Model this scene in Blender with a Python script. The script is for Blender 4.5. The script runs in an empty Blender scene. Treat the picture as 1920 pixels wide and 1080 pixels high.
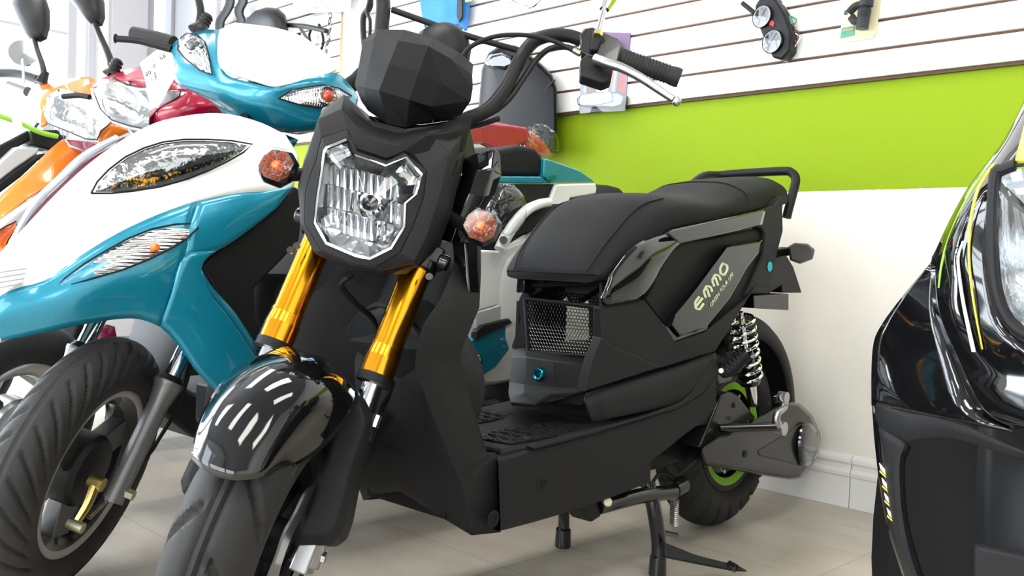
import bpy, bmesh, math, random
from mathutils import Vector, Matrix
PI=math.pi
random.seed(7)
SC=bpy.context.scene; COL=SC.collection
# ------------------------------------------------------------------ camera
F_PX=1748.906; CAM=Vector((0,0,.64928))
FW=Vector((-.70861468,.70487538,-.03187374)); RT=Vector((.70392522,.70932195,.03676482)); UP=Vector((-.04852336,-.00361537,.9988155))
cd=bpy.data.cameras.new('camera'); cam=bpy.data.objects.new('camera',cd); COL.objects.link(cam)
m=Matrix.Identity(4)
for i in range(3):
    m[i][0]=RT[i]; m[i][1]=UP[i]; m[i][2]=-FW[i]; m[i][3]=CAM[i]
cam.matrix_world=m
cd.sensor_width=36; cd.sensor_fit='HORIZONTAL'; cd.lens=F_PX/1920*36; cd.clip_start=.02; cd.clip_end=200
cd.dof.use_dof=False
SC.camera=cam
# ------------------------------------------------------------------ world, exposure
wd=bpy.data.worlds.new('world'); SC.world=wd; wd.use_nodes=True
bg=wd.node_tree.nodes['Background']; bg.inputs[0].default_value=(.86,.93,1,1); bg.inputs[1].default_value=1.9
SC.view_settings.view_transform='Standard'; SC.view_settings.look='None'; SC.view_settings.gamma=1; SC.view_settings.use_curve_mapping=False
SC.view_settings.exposure=EXPO=0.7
SC.cycles.max_bounces=8; SC.cycles.transparent_max_bounces=12; SC.cycles.use_denoising=True
SC.cycles.sample_clamp_indirect=6
# room: x from XL to XR, y from YF (behind the camera) to YB (the slatwall), z 0..ZC
XL,XR,YF,YB,ZC=-5.3,3.2,-3.6,2.468,3.0
def area(name,loc,rot,sx,sy,power,col=(1,1,1),portal=False,spread=PI):
    l=bpy.data.lights.new(name,'AREA'); l.shape='RECTANGLE'; l.size=sx; l.size_y=sy; l.energy=power; l.color=col; l.spread=spread
    o=bpy.data.objects.new(name,l); COL.objects.link(o); o.location=loc; o.rotation_euler=rot
    if portal: l.cycles.is_portal=True
    return o
# daylight through the shop windows (left wall) and the shop front behind the camera
area('daylight_left',(XL-.12,-.45,1.6),(0,-PI/2,0),2.5,4.6,235,(.86,.93,1))
area('daylight_front',(-1.0,YF-.12,1.6),(PI/2,0,0),7.0,2.4,165,(.88,.94,1))
# ------------------------------------------------------------------ materials
MATS={}
def _m(name):
    mt=bpy.data.materials.new(name); mt.use_nodes=True; MATS[name]=mt
    return mt,mt.node_tree,mt.node_tree.nodes['Principled BSDF']
def mat(name,col,rough=.5,metal=0,coat=0,bump=None,emit=None,noise=None,spec=.5,sheen=0):
    mt,nt,b=_m(name)
    b.inputs['Base Color'].default_value=(*col,1); b.inputs['Roughness'].default_value=rough; b.inputs['Metallic'].default_value=metal
    b.inputs['Coat Weight'].default_value=coat; b.inputs['Coat Roughness'].default_value=.03
    b.inputs['Specular IOR Level'].default_value=spec
    if sheen: b.inputs['Sheen Weight'].default_value=sheen
    if emit: b.inputs['Emission Color'].default_value=(*emit[0],1); b.inputs['Emission Strength'].default_value=emit[1]
    tc=nt.nodes.new('ShaderNodeTexCoord')
    if bump:
        kind,scale,st=bump
        if kind=='noise':
            n=nt.nodes.new('ShaderNodeTexNoise'); n.inputs['Scale'].default_value=scale; n.inputs['Detail'].default_value=4; out=n.outputs[0]
        elif kind=='voronoi':
            n=nt.nodes.new('ShaderNodeTexVoronoi'); n.inputs['Scale'].default_value=scale; out=n.outputs[0]
        else:
            n=nt.nodes.new('ShaderNodeTexWave'); n.inputs['Scale'].default_value=scale; n.inputs['Distortion'].default_value=.3; out=n.outputs[1]
            n.bands_direction={'wave':'X','wavey':'Y','wavez':'Z'}[kind]
        nt.links.new(tc.outputs['Object'],n.inputs['Vector'])
        bp=nt.nodes.new('ShaderNodeBump'); bp.inputs['Strength'].default_value=st; bp.inputs['Distance'].default_value=.009 if 'chunks' in name else .002
        nt.links.new(out,bp.inputs['Height']); nt.links.new(bp.outputs[0],b.inputs['Normal'])
    if noise:
        col2,scale,amt=noise
        n=nt.nodes.new('ShaderNodeTexNoise'); n.inputs['Scale'].default_value=scale; n.inputs['Detail'].default_value=6
        nt.links.new(tc.outputs['Object'],n.inputs['Vector'])
        r=nt.nodes.new('ShaderNodeValToRGB'); r.color_ramp.elements[0].position=.5-amt; r.color_ramp.elements[1].position=.5+amt
        r.color_ramp.elements[0].color=(*col,1); r.color_ramp.elements[1].color=(*col2,1)
        nt.links.new(n.outputs[0],r.inputs[0]); nt.links.new(r.outputs[0],b.inputs['Base Color'])
    return mt
def glass(name,col=(1,1,1),rough=.0,ior=1.5,bump=None,density=1.0):
    # thin clear sheet: fresnel mix of see-through and mirror
    mt=bpy.data.materials.new(name); mt.use_nodes=True; MATS[name]=mt; nt=mt.node_tree; nt.nodes.clear()
    o=nt.nodes.new('ShaderNodeOutputMaterial'); mx=nt.nodes.new('ShaderNodeMixShader'); t=nt.nodes.new('ShaderNodeBsdfTransparent'); g=nt.nodes.new('ShaderNodeBsdfGlossy')
    fr=nt.nodes.new('ShaderNodeFresnel'); fr.inputs[0].default_value=ior; t.inputs[0].default_value=(*col,1); g.inputs['Roughness'].default_value=rough
    ge=nt.nodes.new('ShaderNodeNewGeometry'); iv=nt.nodes.new('ShaderNodeMath'); iv.operation='MULTIPLY_ADD'; iv.inputs[1].default_value=-1; iv.inputs[2].default_value=1; nt.links.new(ge.outputs['Backfacing'],iv.inputs[0]); ml=nt.nodes.new('ShaderNodeMath'); ml.operation='MULTIPLY'; nt.links.new(fr.outputs[0],ml.inputs[0]); nt.links.new(iv.outputs[0],ml.inputs[1]); nt.links.new(ml.outputs[0],mx.inputs[0]); nt.links.new(t.outputs[0],mx.inputs[1]); nt.links.new(g.outputs[0],mx.inputs[2]); nt.links.new(mx.outputs[0],o.inputs[0])
    if bump:
        tc=nt.nodes.new('ShaderNodeTexCoord'); n=nt.nodes.new('ShaderNodeTexNoise'); n.inputs['Scale'].default_value=bump[0]; n.inputs['Distortion'].default_value=1.5
        bp=nt.nodes.new('ShaderNodeBump'); bp.inputs['Strength'].default_value=bump[1]; bp.inputs['Distance'].default_value=.01
        nt.links.new(tc.outputs['Object'],n.inputs['Vector']); nt.links.new(n.outputs[0],bp.inputs['Height'])
        nt.links.new(bp.outputs[0],fr.inputs['Normal']); nt.links.new(bp.outputs[0],g.inputs['Normal'])
    return mt
mat('matte_black',(.0105,.0105,.0118),.58,spec=.24,bump=('noise',900,.25))
mat('visor_black',(.0045,.0045,.0055),.6,spec=.16,bump=('noise',900,.25))
mat('soft_black',(.0075,.0075,.0085),.48,spec=.28)
mat('deep_black',(.004,.004,.005),.6,spec=.3)
mat('gloss_black',(.004,.004,.0045),.06,coat=.4)
mat('cover_black',(.012,.012,.012),.24,spec=.4)
mat('flute',(.6,.61,.62),.14,metal=1)
mat('black_metal',(.008,.008,.009),.16,coat=.3)
mat('rubber',(.017,.017,.018),.62,spec=.35,bump=('noise',500,.3),noise=((.026,.025,.024),9,.16))
mat('seat_vinyl',(.0065,.0065,.0075),.6,spec=.2,bump=('voronoi',700,.35))
mat('chrome',(.85,.86,.87),.08,metal=1)
mat('steel',(.5,.5,.5),.32,metal=1)
mat('grey_paint',(.17,.17,.17),.36,metal=.55)
mat('dark_steel',(.12,.12,.12),.35,metal=.9)
mat('brass',(.72,.56,.2),.3,metal=1)
mat('zinc',(.5,.46,.33),.35,metal=1)
mat('gold',(.85,.36,.006),.2,metal=1,coat=.4)
mat('teal_paint',(.004,.21,.32),.3,metal=.3,coat=.7,noise=((.006,.25,.37),300,.2))
mat('white_paint',(.83,.83,.8),.22,coat=.7)
mat('silver_paint',(.55,.55,.57),.3,metal=.3,coat=.5)
mat('red_paint',(.34,.001,.03),.25,coat=.5)
mat('wine_paint',(.17,.004,.035),.25,coat=.6)
mat('orange_paint',(.95,.22,.02),.2,coat=.9)
mat('green_rim',(.3,.62,.04),.35)
mat('teal_metal',(.02,.36,.45),.2,metal=1)
mat('yellow_paint',(.95,.75,.01),.2,coat=.7)
mat('pale_vinyl',(.62,.66,.75),.25,coat=.6)
mat('amber',(.9,.19,.02),.25,coat=.5)
mat('amber_bright',(1,.55,.03),.15,coat=.5)
mat('red_plastic',(.5,.05,.02),.2,coat=.6)
mat('logo_pale',(.72,.78,.5),.35)
mat('blue_cloth',(.03,.2,.55),.8,bump=('noise',30,.8))
mat('card_white',(.8,.8,.78),.6)
mat('card_cream',(.8,.72,.42),.6)
mat('print_ink',(.06,.06,.07),.6)
mat('print_red',(.45,.01,.015),.45)
mat('print_purple',(.13,.07,.16),.45)
mat('mdf_brown',(.14,.075,.05),.8)
mat('wood_edge',(.45,.24,.12),.7)
mat('slat_white',(.83,.82,.79),.5)
mat('green_bulb',(.06,.3,.2),.3)
mat('wire_green',(.03,.25,.12),.4)
mat('wire_orange',(.7,.22,.08),.4)
mat('grime',(.45,.42,.35),.9)
# reflector: ribbed chrome bowl
mat('reflector',(.6,.61,.62),.14,metal=1,bump=('wave',60,.9))
mat('reflector_rough',(.55,.56,.57),.14,metal=1,bump=('noise',55,1.0))
mat('case_black',(.004,.004,.005),.3,spec=.12)
mat('reflector_chunks',(.55,.56,.57),.12,metal=1,bump=('noise',14,1.0))
mat('reflector_bands',(.6,.61,.62),.14,metal=1,bump=('wavez',50,1.0))
glass('lens',(.97,.98,.98))
glass('plastic_wrap',(.9,.91,.92),.06,1.7,bump=(22,1.0))
glass('window_glass',(.99,1,1))
glass('tint_lens',(.8,.82,.84))
# ------------------------------------------------------------------ object helpers
def link(o,parent=None):
    COL.objects.link(o)
    if parent is not None: o.parent=parent
    return o
def thing(name,label,cat,M=None,group=None):
    o=bpy.data.objects.new(name,None); o.empty_display_size=.05; link(o)
    if M is not None: o.matrix_world=M
    o['label']=label; o['category']=cat
    if group: o['group']=group
    return o
def tag(o,label,cat,group=None):
    o['label']=label; o['category']=cat
    if group: o['group']=group
    return o
def struct(o): o['kind']='structure'; return o
def mk(name,verts,faces,mt,parent=None,smooth=True,bevel=0,solid=0,angle=None,mats=None,fm=None,sub=0,bseg=2,soff=0):
    me=bpy.data.meshes.new(name); me.from_pydata([tuple(v) for v in verts],[],faces); 
    bm=bmesh.new(); bm.from_mesh(me); bmesh.ops.recalc_face_normals(bm,faces=bm.faces); bm.to_mesh(me); bm.free()
    for k in ([mt] if mats is None else mats): me.materials.append(MATS[k])
    if fm: me.polygons.foreach_set('material_index',fm)
    me.polygons.foreach_set('use_smooth',[smooth]*len(me.polygons))
    o=bpy.data.objects.new(name,me); link(o,parent)
    if solid:
        s=o.modifiers.new('s','SOLIDIFY'); s.thickness=solid; s.offset=soff
    if bevel:
        s=o.modifiers.new('b','BEVEL'); s.width=bevel; s.segments=bseg; s.limit_method='ANGLE'; s.angle_limit=.5
    if sub:
        s=o.modifiers.new('u','SUBSURF'); s.levels=sub; s.render_levels=sub
    if smooth:
        try: me.set_sharp_from_angle(angle=angle if angle else .62)
        except Exception: pass
    return o
class Buf:
    """collects pieces of ONE part"""
    def __init__(s): s.v=[]; s.f=[]; s.m=[]
    def add(s,vf,mi=0):
        v,f=vf; n=len(s.v); s.v+=[Vector(x) for x in v]; s.f+=[tuple(n+i for i in q) for q in f]; s.m+=[mi]*len(f); return s
    def mk(s,name,mt,parent=None,**k):
        if isinstance(mt,(list,tuple)): return mk(name,s.v,s.f,None,parent,mats=mt,fm=s.m,**k)
        return mk(name,s.v,s.f,mt,parent,**k)
def box(x0,x1,y0,y1,z0,z1):
    v=[(x,y,z) for x in(x0,x1) for y in(y0,y1) for z in(z0,z1)]
    return v,[(0,1,3,2),(4,6,7,5),(0,4,5,1),(2,3,7,6),(0,2,6,4),(1,5,7,3)]
def prism(pts,off):
    """polygon (3d points) extruded by the vector off"""
    n=len(pts); off=Vector(off); pts=[Vector(p) for p in pts]
    v=pts+[p+off for p in pts]
    f=[tuple(range(n)),tuple(range(2*n-1,n-1,-1))]+[(i,(i+1)%n,n+(i+1)%n,n+i) for i in range(n)]
    return v,f
def cr(pts,n,closed=False):
    """Catmull-Rom through points"""
    pts=[Vector(p) for p in pts]; N=len(pts); out=[]
    if N<3 and not closed: 
        return [pts[0].lerp(pts[-1],i/n) for i in range(n+1)] if N==2 else pts
    segs=N if closed else N-1
    for i in range(segs):
        if closed: a,b,c,d=pts[(i-1)%N],pts[i],pts[(i+1)%N],pts[(i+2)%N]
        else:
            b,c=pts[i],pts[i+1]; a=pts[i-1] if i>0 else b*2-c; d=pts[i+2] if i+2<N else c*2-b
        for k in range(n):
            t=k/n; out.append(.5*((2*b)+(c-a)*t+(2*a-5*b+4*c-d)*t*t+(3*b-a-3*c+d)*t**3))
    if not closed: out.append(pts[-1])
    return out
def grid(rows,closed=False,cap=False):
    nr=len(rows); nc=len(rows[0]); v=[p for r in rows for p in r]; f=[]
    for i in range(nr-1):
        for j in range(nc if closed else nc-1):
            a=i*nc+j; b=i*nc+(j+1)%nc; f.append((a,b,b+nc,a+nc))
    if cap and closed: f.append(tuple(range(nc-1,-1,-1))); f.append(tuple((nr-1)*nc+j for j in range(nc)))
    return v,f
def smoothgrid(rows,nu=5,nv=5,closed=False,cap=False):
    R=[cr(r,nu,closed) for r in rows]
    C=[cr([R[i][j] for i in range(len(R))],nv) for j in range(len(R[0]))]
    return grid([[C[j][i] for j in range(len(C))] for i in range(len(C[0]))],closed,cap)
def frames(path):
    n=len(path); T=[]
    for i in range(n):
        t=(path[min(i+1,n-1)]-path[max(i-1,0)]); T.append(t.normalized() if t.length>1e-9 else Vector((0,0,1)))
    ref=Vector((0,0,1)) if abs(T[0].z)<.9 else Vector((1,0,0))
    N=(ref-T[0]*ref.dot(T[0])).normalized(); out=[]
    for t in T:
        N=(N-t*N.dot(t)).normalized(); out.append((t,N,t.cross(N)))
    return out
def tube(pts,r,seg=12,n=6,smooth=True,cap=True,prof=None):
    path=cr(pts,n) if smooth and len(pts)>2 else [Vector(p) for p in pts]
    fr=frames(path); rows=[]
    for i,(p,(t,a,b)) in enumerate(zip(path,fr)):
        rr=r(i/(len(path)-1)) if callable(r) else r
        rows.append([p+(a*math.cos(k*2*PI/seg)+b*math.sin(k*2*PI/seg))*rr for k in range(seg)])
    return grid(rows,True,cap)
def cyl(p,q,r,seg=20,r2=None):
    p=Vector(p);q=Vector(q); r2=r if r2 is None else r2
    return tube([p,q],(lambda t:r+(r2-r)*t),seg,smooth=False)
def revolve(o,ax,prof,seg=32,cap=True):
    """profile [(radius, height)] about the axis ax through o"""
    o=Vector(o); ax=Vector(ax).normalized(); ref=Vector((0,0,1)) if abs(ax.z)<.9 else Vector((1,0,0))
    a=(ref-ax*ref.dot(ax)).normalized(); b=ax.cross(a)
    rows=[[o+ax*h+(a*math.cos(k*2*PI/seg)+b*math.sin(k*2*PI/seg))*max(r,1e-5) for k in range(seg)] for r,h in prof]
    return grid(rows,True,cap)
def coil(p,q,r,turns,wr,seg=6,per=14):
    p=Vector(p);q=Vector(q); t=(q-p).normalized(); ref=Vector((0,0,1)) if abs(t.z)<.9 else Vector((1,0,0))
    a=(ref-t*ref.dot(t)).normalized(); b=t.cross(a); n=int(turns*per)
    rr=r if callable(r) else (lambda x:r)
    return tube([p.lerp(q,i/n)+(a*math.cos(i*2*PI/per)+b*math.sin(i*2*PI/per))*rr(i/n) for i in range(n+1)],wr,seg,smooth=False)
def bolt(p,ax,r=.006,h=.005,seg=6):
    p=Vector(p); ax=Vector(ax).normalized(); return cyl(p,p+ax*h,r,seg)
def ray(x,y): return FW+RT*((x-960)/F_PX)-UP*((y-540)/F_PX)
class Frame:
    """a thing's own axes; s/w/z (or u/w/v) planes are met by the sight line of a photo point"""
    def __init__(s,M,base=None):
        s.M=M; s.base=base if base is not None else M; s.inv=s.base.inverted()@M    # local -> thing coords
        s.Wi=M.inverted()
    def at(s,x,y,ax,val):
        k={'s':0,'u':0,'w':1,'z':2,'v':2}[ax]; o=s.Wi@CAM; d=s.Wi.to_3x3()@ray(x,y); t=(val-o[k])/d[k]; return s.inv@(o+d*t)
    def raw(s,x,y,ax,val): return s.inv.inverted()@s.at(x,y,ax,val)
    def p(s,a,b,c): return s.inv@Vector((a,b,c))
    def d(s,a,b,c): return s.inv.to_3x3()@Vector((a,b,c))
def mframe(o,X,Y,Z):
    M=Matrix.Identity(4)
    for i in range(3): M[i][0]=X[i];M[i][1]=Y[i];M[i][2]=Z[i];M[i][3]=o[i]
    return M
def flat(F,pts,ax,val,thick):
    """outline met on a plane of F, given real thickness away from the viewer's side"""
    off={'s':(-1,0,0),'u':(-1,0,0),'w':(0,-1,0),'z':(0,0,-1),'v':(0,0,-1)}[ax]
    return prism([F.at(x,y,ax,val) for x,y in pts],F.d(*[c*thick for c in off]))
def pts3(F,rows,ax): return [[F.at(x,y,ax,v) for x,y,v in r] for r in rows]
def tread(o,ax,R,w,groove,seg=260,cross=34,mt='rubber',name='tire',parent=None,rim=.62,depth=.006,squash=1.0):
    """tyre: round section with modelled grooves. groove(angle, across -1..1) -> 0..1"""
    o=Vector(o); ax=Vector(ax).normalized(); ref=Vector((0,0,1)) if abs(ax.z)<.9 else Vector((1,0,0))
    a=(ref-ax*ref.dot(ax)).normalized(); b=ax.cross(a); rows=[]
    h=w*.5*squash*1.05; rc=R-h
    for i in range(seg+1):
        t=i/seg*2*PI; row=[]
        for j in range(cross):
            ph=-PI*.80+j/(cross-1)*PI*1.60            # 0 = crown
            x=math.sin(ph)*w/2; r=rc+math.cos(ph)*h
            g=groove(t,ph/(PI*.5)) if abs(ph)<PI*.5 else 0
            k=1-depth*g/max(R,1e-3)
            nx=math.sin(ph); nr=math.cos(ph)
            x-=nx*depth*g; r-=nr*depth*g
            row.append(o+ax*x+(a*math.cos(t)+b*math.sin(t))*r)
        rows.append(row)
    v,f=grid(rows); return mk(name,v,f,mt,parent)
def arc_shell(F,c,R,w,a0,a1,n=30,m=14,drop=.5,mt='gloss_black',name='fender',parent=None,thick=.004,taper=None,crown=.02):
    """mudguard: shell around a wheel, c=(u,v) centre, angles measured from +u towards +v"""
    rows=[]
    for i in range(n+1):
        a=a0+(a1-a0)*i/n; row=[]; W=w*(taper(i/n) if taper else 1)
        for j in range(m+1):
            q=-1+2*j/m; side=abs(q)
            ww=W*math.sin(q*PI/2*.98)
            r=R+crown*math.cos(q*PI/2)-drop*max(0,side-.55)**1.6
            row.append(F.p(c[0]+math.cos(a)*r,ww,c[1]+math.sin(a)*r))
        rows.append(row)
    v,f=grid(rows); return mk(name,v,f,mt,parent,solid=thick,angle=1.2)
def stroke(F,ax,val,pts,wpx,th=.0015):
    """a flat painted bar following photo points on a plane"""
    B=Buf()
    for (x0,y0),(x1,y1) in zip(pts,pts[1:]):
        dx,dy=x1-x0,y1-y0; L=math.hypot(dx,dy); nx,ny=-dy/L*wpx/2,dx/L*wpx/2
        B.add(flat(F,[(x0+nx,y0+ny),(x1+nx,y1+ny),(x1-nx,y1-ny),(x0-nx,y0-ny)],ax,val,th))
    return B.v,B.f
def lettering(name,txt,o,X,Y,size,mt,parent,align='LEFT',spacing=1.0):
    """flat letters: origin o, reading direction X, up Y (in the thing's coordinates)"""
    cu=bpy.data.curves.new(name,'FONT'); cu.body=txt; cu.size=size; cu.extrude=.0004; cu.align_x=align; cu.space_character=spacing; cu.resolution_u=3
    t=bpy.data.objects.new('tmp',cu); COL.objects.link(t); dg=bpy.context.evaluated_depsgraph_get(); dg.update()
    me=bpy.data.meshes.new_from_object(t.evaluated_get(dg)); bpy.data.objects.remove(t)
    X=Vector(X).normalized(); Y=Vector(Y); Y=(Y-X*Y.dot(X)).normalized(); Z=X.cross(Y)
    me.transform(mframe(o,X,Y,Z)); me.materials.clear(); me.materials.append(MATS[mt])
    ob=bpy.data.objects.new(name,me); link(ob,parent); return ob
# ================================================================== ROOM
def wall_mat(name,low,high,zb):
    mt,nt,b=_m(name); b.inputs['Roughness'].default_value=.65; b.inputs['Specular IOR Level'].default_value=.15
    tc=nt.nodes.new('ShaderNodeTexCoord'); sp=nt.nodes.new('ShaderNodeSeparateXYZ'); g=nt.nodes.new('ShaderNodeMath'); g.operation='GREATER_THAN'; g.inputs[1].default_value=zb
    ns=nt.nodes.new('ShaderNodeTexNoise'); ns.inputs['Scale'].default_value=60; ad=nt.nodes.new('ShaderNodeMath'); ad.operation='MULTIPLY_ADD'; ad.inputs[1].default_value=.004
    nt.links.new(tc.outputs['Object'],sp.inputs[0]); nt.links.new(tc.outputs['Object'],ns.inputs['Vector']); nt.links.new(ns.outputs[0],ad.inputs[0]); nt.links.new(sp.outputs[2],ad.inputs[2]); nt.links.new(ad.outputs[0],g.inputs[0])
    mx=nt.nodes.new('ShaderNodeMix'); mx.data_type='RGBA'; mx.inputs[6].default_value=(*low,1); mx.inputs[7].default_value=(*high,1)
    nt.links.new(g.outputs[0],mx.inputs[0]); nt.links.new(mx.outputs[2],b.inputs['Base Color'])
    n2=nt.nodes.new('ShaderNodeTexNoise'); n2.inputs['Scale'].default_value=220; bp=nt.nodes.new('ShaderNodeBump'); bp.inputs['Strength'].default_value=.25; bp.inputs['Distance'].default_value=.002
    nt.links.new(tc.outputs['Object'],n2.inputs['Vector']); nt.links.new(n2.outputs[0],bp.inputs['Height']); nt.links.new(bp.outputs[0],b.inputs['Normal'])
ZG=.872
wall_mat('wall_paint',(.86,.82,.735),(.24,.355,.008),ZG)
mat('wall_white',(.82,.81,.79),.6)
mat('ceiling_white',(.26,.26,.27),.8)
mat('trim_white',(.82,.8,.76),.35)
mat('frame_white',(.42,.42,.45),.4)
mat('pillar_paint',(.46,.45,.47),.6)
mat('outside_pale',(.75,.78,.8),.8)
mat('tube_light',(1,1,1),.5,emit=((1,.96,.9),7.5))
# floor: vinyl tiles, beige grey with soft mottling and thin joints
mt,nt,b=_m('floor_tile'); b.inputs['Roughness'].default_value=.33
tc=nt.nodes.new('ShaderNodeTexCoord'); mp=nt.nodes.new('ShaderNodeMapping'); nt.links.new(tc.outputs['Object'],mp.inputs[0])
br=nt.nodes.new('ShaderNodeTexBrick'); br.offset=0; br.inputs['Scale'].default_value=1; br.inputs['Brick Width'].default_value=.4572; br.inputs['Row Height'].default_value=.4572; br.inputs['Mortar Size'].default_value=.0011; br.inputs['Mortar Smooth'].default_value=.3
br.inputs['Color1'].default_value=(1,1,1,1); br.inputs['Color2'].default_value=(.94,.94,.94,1); br.inputs['Mortar'].default_value=(.5,.48,.45,1)
nt.links.new(mp.outputs[0],br.inputs['Vector'])
n1=nt.nodes.new('ShaderNodeTexNoise'); n1.inputs['Scale'].default_value=3.5; n1.inputs['Detail'].default_value=8; n1.inputs['Roughness'].default_value=.65
mp2=nt.nodes.new('ShaderNodeMapping'); mp2.inputs['Scale'].default_value=(1,2.4,1); nt.links.new(tc.outputs['Object'],mp2.inputs[0]); nt.links.new(mp2.outputs[0],n1.inputs['Vector'])
r=nt.nodes.new('ShaderNodeValToRGB'); r.color_ramp.elements[0].position=.3; r.color_ramp.elements[0].color=(.44,.39,.325,1); r.color_ramp.elements[1].position=.72; r.color_ramp.elements[1].color=(.60,.545,.46,1)
nt.links.new(n1.outputs[0],r.inputs[0]); mx=nt.nodes.new('ShaderNodeMix'); mx.data_type='RGBA'; mx.blend_type='MULTIPLY'; mx.inputs[0].default_value=1
nt.links.new(r.outputs[0],mx.inputs[6]); nt.links.new(br.outputs[0],mx.inputs[7]); nt.links.new(mx.outputs[2],b.inputs['Base Color'])
bp=nt.nodes.new('ShaderNodeBump'); bp.inputs['Strength'].default_value=.15; bp.inputs['Distance'].default_value=.002; nt.links.new(n1.outputs[0],bp.inputs['Height']); nt.links.new(bp.outputs[0],b.inputs['Normal'])
def sbox(name,b,mt,**k): return struct(mk(name,*box(*b),mt,smooth=False,**k))
T=.1
sbox('floor',(XL-.3,XR+.3,YF-.3,YB+.12,-.1,0),'floor_tile')
sbox('ceiling',(XL-.1,XR+.1,YF-.1,YB+.12,ZC,ZC+.1),'ceiling_white')
sbox('wall_back',(XL-T,XR+T,YB,YB+.12,0,ZC),'wall_paint')
sbox('wall_right',(XR,XR+T,YF,YB,0,ZC),'wall_white')
# left wall with window openings, front wall (behind the viewer) with the shop front
def wall_with_holes(name,fixed,lo,hi,holes,axis):
    B=Buf(); cuts=[]; a=lo
    for h0,h1,z0,z1 in holes:
        cuts.append((a,h0,0,ZC)); cuts.append((h0,h1,0,z0)); cuts.append((h0,h1,z1,ZC)); a=h1
    cuts.append((a,hi,0,ZC))
    for c0,c1,z0,z1 in cuts:
        if axis=='x': B.add(box(fixed-T,fixed,c0,c1,z0,z1))
        else: B.add(box(c0,c1,fixed-T,fixed,z0,z1))
    return struct(B.mk(name,'wall_white',smooth=False))
LW=[(-3.2,-1.0,.35,2.75),(-.8,1.875,.35,2.75),(2.26,2.44,.35,2.75)]
wall_with_holes('wall_left',XL,YF,YB,LW,'x')
FWN=[(-4.8,-2.6,.2,2.7),(-2.4,-.2,.2,2.7),(0.0,2.2,.2,2.7)]
wall_with_holes('wall_front',YF,XL,XR,FWN,'y')
wn=1
for h0,h1,z0,z1 in LW:
    B=Buf(); n=max(1,round((h1-h0)/.9)); t=.04
    B.add(box(XL-.07,XL+.01,h0,h1,z0,z0+t)); B.add(box(XL-.07,XL+.01,h0,h1,z1-t,z1)); B.add(box(XL-.07,XL+.01,h0,h0+t,z0+t,z1-t)); B.add(box(XL-.07,XL+.01,h1-t,h1,z0+t,z1-t))
    for k in range(1,n): y=h0+(h1-h0)*k/n; B.add(box(XL-.06,XL,y-.02,y+.02,z0+t,z1-t))
    B.add(box(XL-.055,XL-.005,h0+t,h1-t,1.76,1.775))
    w_=struct(B.mk('window_%d'%wn,'frame_white',smooth=False)); 
    mk('window_pane',*box(XL-.045,XL-.04,h0+t,h1-t,z0+t,z1-t),'window_glass',w_,smooth=False); wn+=1
for h0,h1,z0,z1 in FWN:
    B=Buf(); t=.05
    B.add(box(h0,h1,YF-.07,YF+.01,z0,z0+t)); B.add(box(h0,h1,YF-.07,YF+.01,z1-t,z1)); B.add(box(h0,h0+t,YF-.07,YF+.01,z0+t,z1-t)); B.add(box(h1-t,h1,YF-.07,YF+.01,z0+t,z1-t))
    B.add(box((h0+h1)/2-.02,(h0+h1)/2+.02,YF-.06,YF,z0+t,z1-t))
    w_=struct(B.mk('window_%d'%wn,'frame_white',smooth=False))
    mk('window_pane',*box(h0+t,h1-t,YF-.045,YF-.04,z0+t,z1-t),'window_glass',w_,smooth=False); wn+=1
# pillar between the side windows
sbox('trim_1',(XL,XL+.05,2.05,2.25,0,ZC),'pillar_paint',bevel=.004)
sbox('trim_2',(XL,XL+.04,1.93,1.97,0,ZC),'frame_white',bevel=.003)
sbox('trim_3',(XL+.02,-4.78,YB-.05,YB,0,ZC),'frame_white',bevel=.004)
# moulded baseboard with a joint
def baseboard(name,x0,x1):
    prof=[(0,0),(.017,0),(.017,.085),(.020,.088),(.020,.098),(.013,.106),(.011,.118),(.016,.124),(.014,.134),(.006,.142),(0,.145)]
    v=[];n=len(prof)
    for x in(x0,x1): v+=[(x,YB-d,z) for d,z in prof]
    f=[tuple(range(n)),tuple(range(2*n-1,n-1,-1))]+[(i,(i+1)%n,n+(i+1)%n,n+i) for i in range(n)]
    return struct(mk(name,v,f,'trim_white',smooth=False,bevel=.0015))
baseboard('baseboard_back',XL,-1.131); baseboard('baseboard_right',-1.129,XR)
# slatwall: brown board behind white slats, two runs with a white post between
def slatwall(name,x0,x1):
    B=Buf(); z=1.166
    B.add(box(x0,x1,YB-.012,YB,z-.004,ZC),1)
    P=.0762; k=0
    while z+k*P<ZC-.02:
        z0=z+k*P+.0045; z1=z+(k+1)*P-.0045
        B.add(box(x0,x1,YB-.024,YB-.012,z0,min(z1,ZC-.001)),0); k+=1
    return struct(B.mk(name,['slat_white','mdf_brown'],smooth=False))
slatwall('trim_4',-4.78,-3.625); slatwall('trim_5',-3.44,2.9)
sbox('trim_6',(-3.625,-3.60,YB-.026,YB,1.16,ZC),'wood_edge')
sbox('trim_7',(-3.60,-3.44,YB-.03,YB,.9,ZC),'wall_white')
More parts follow.
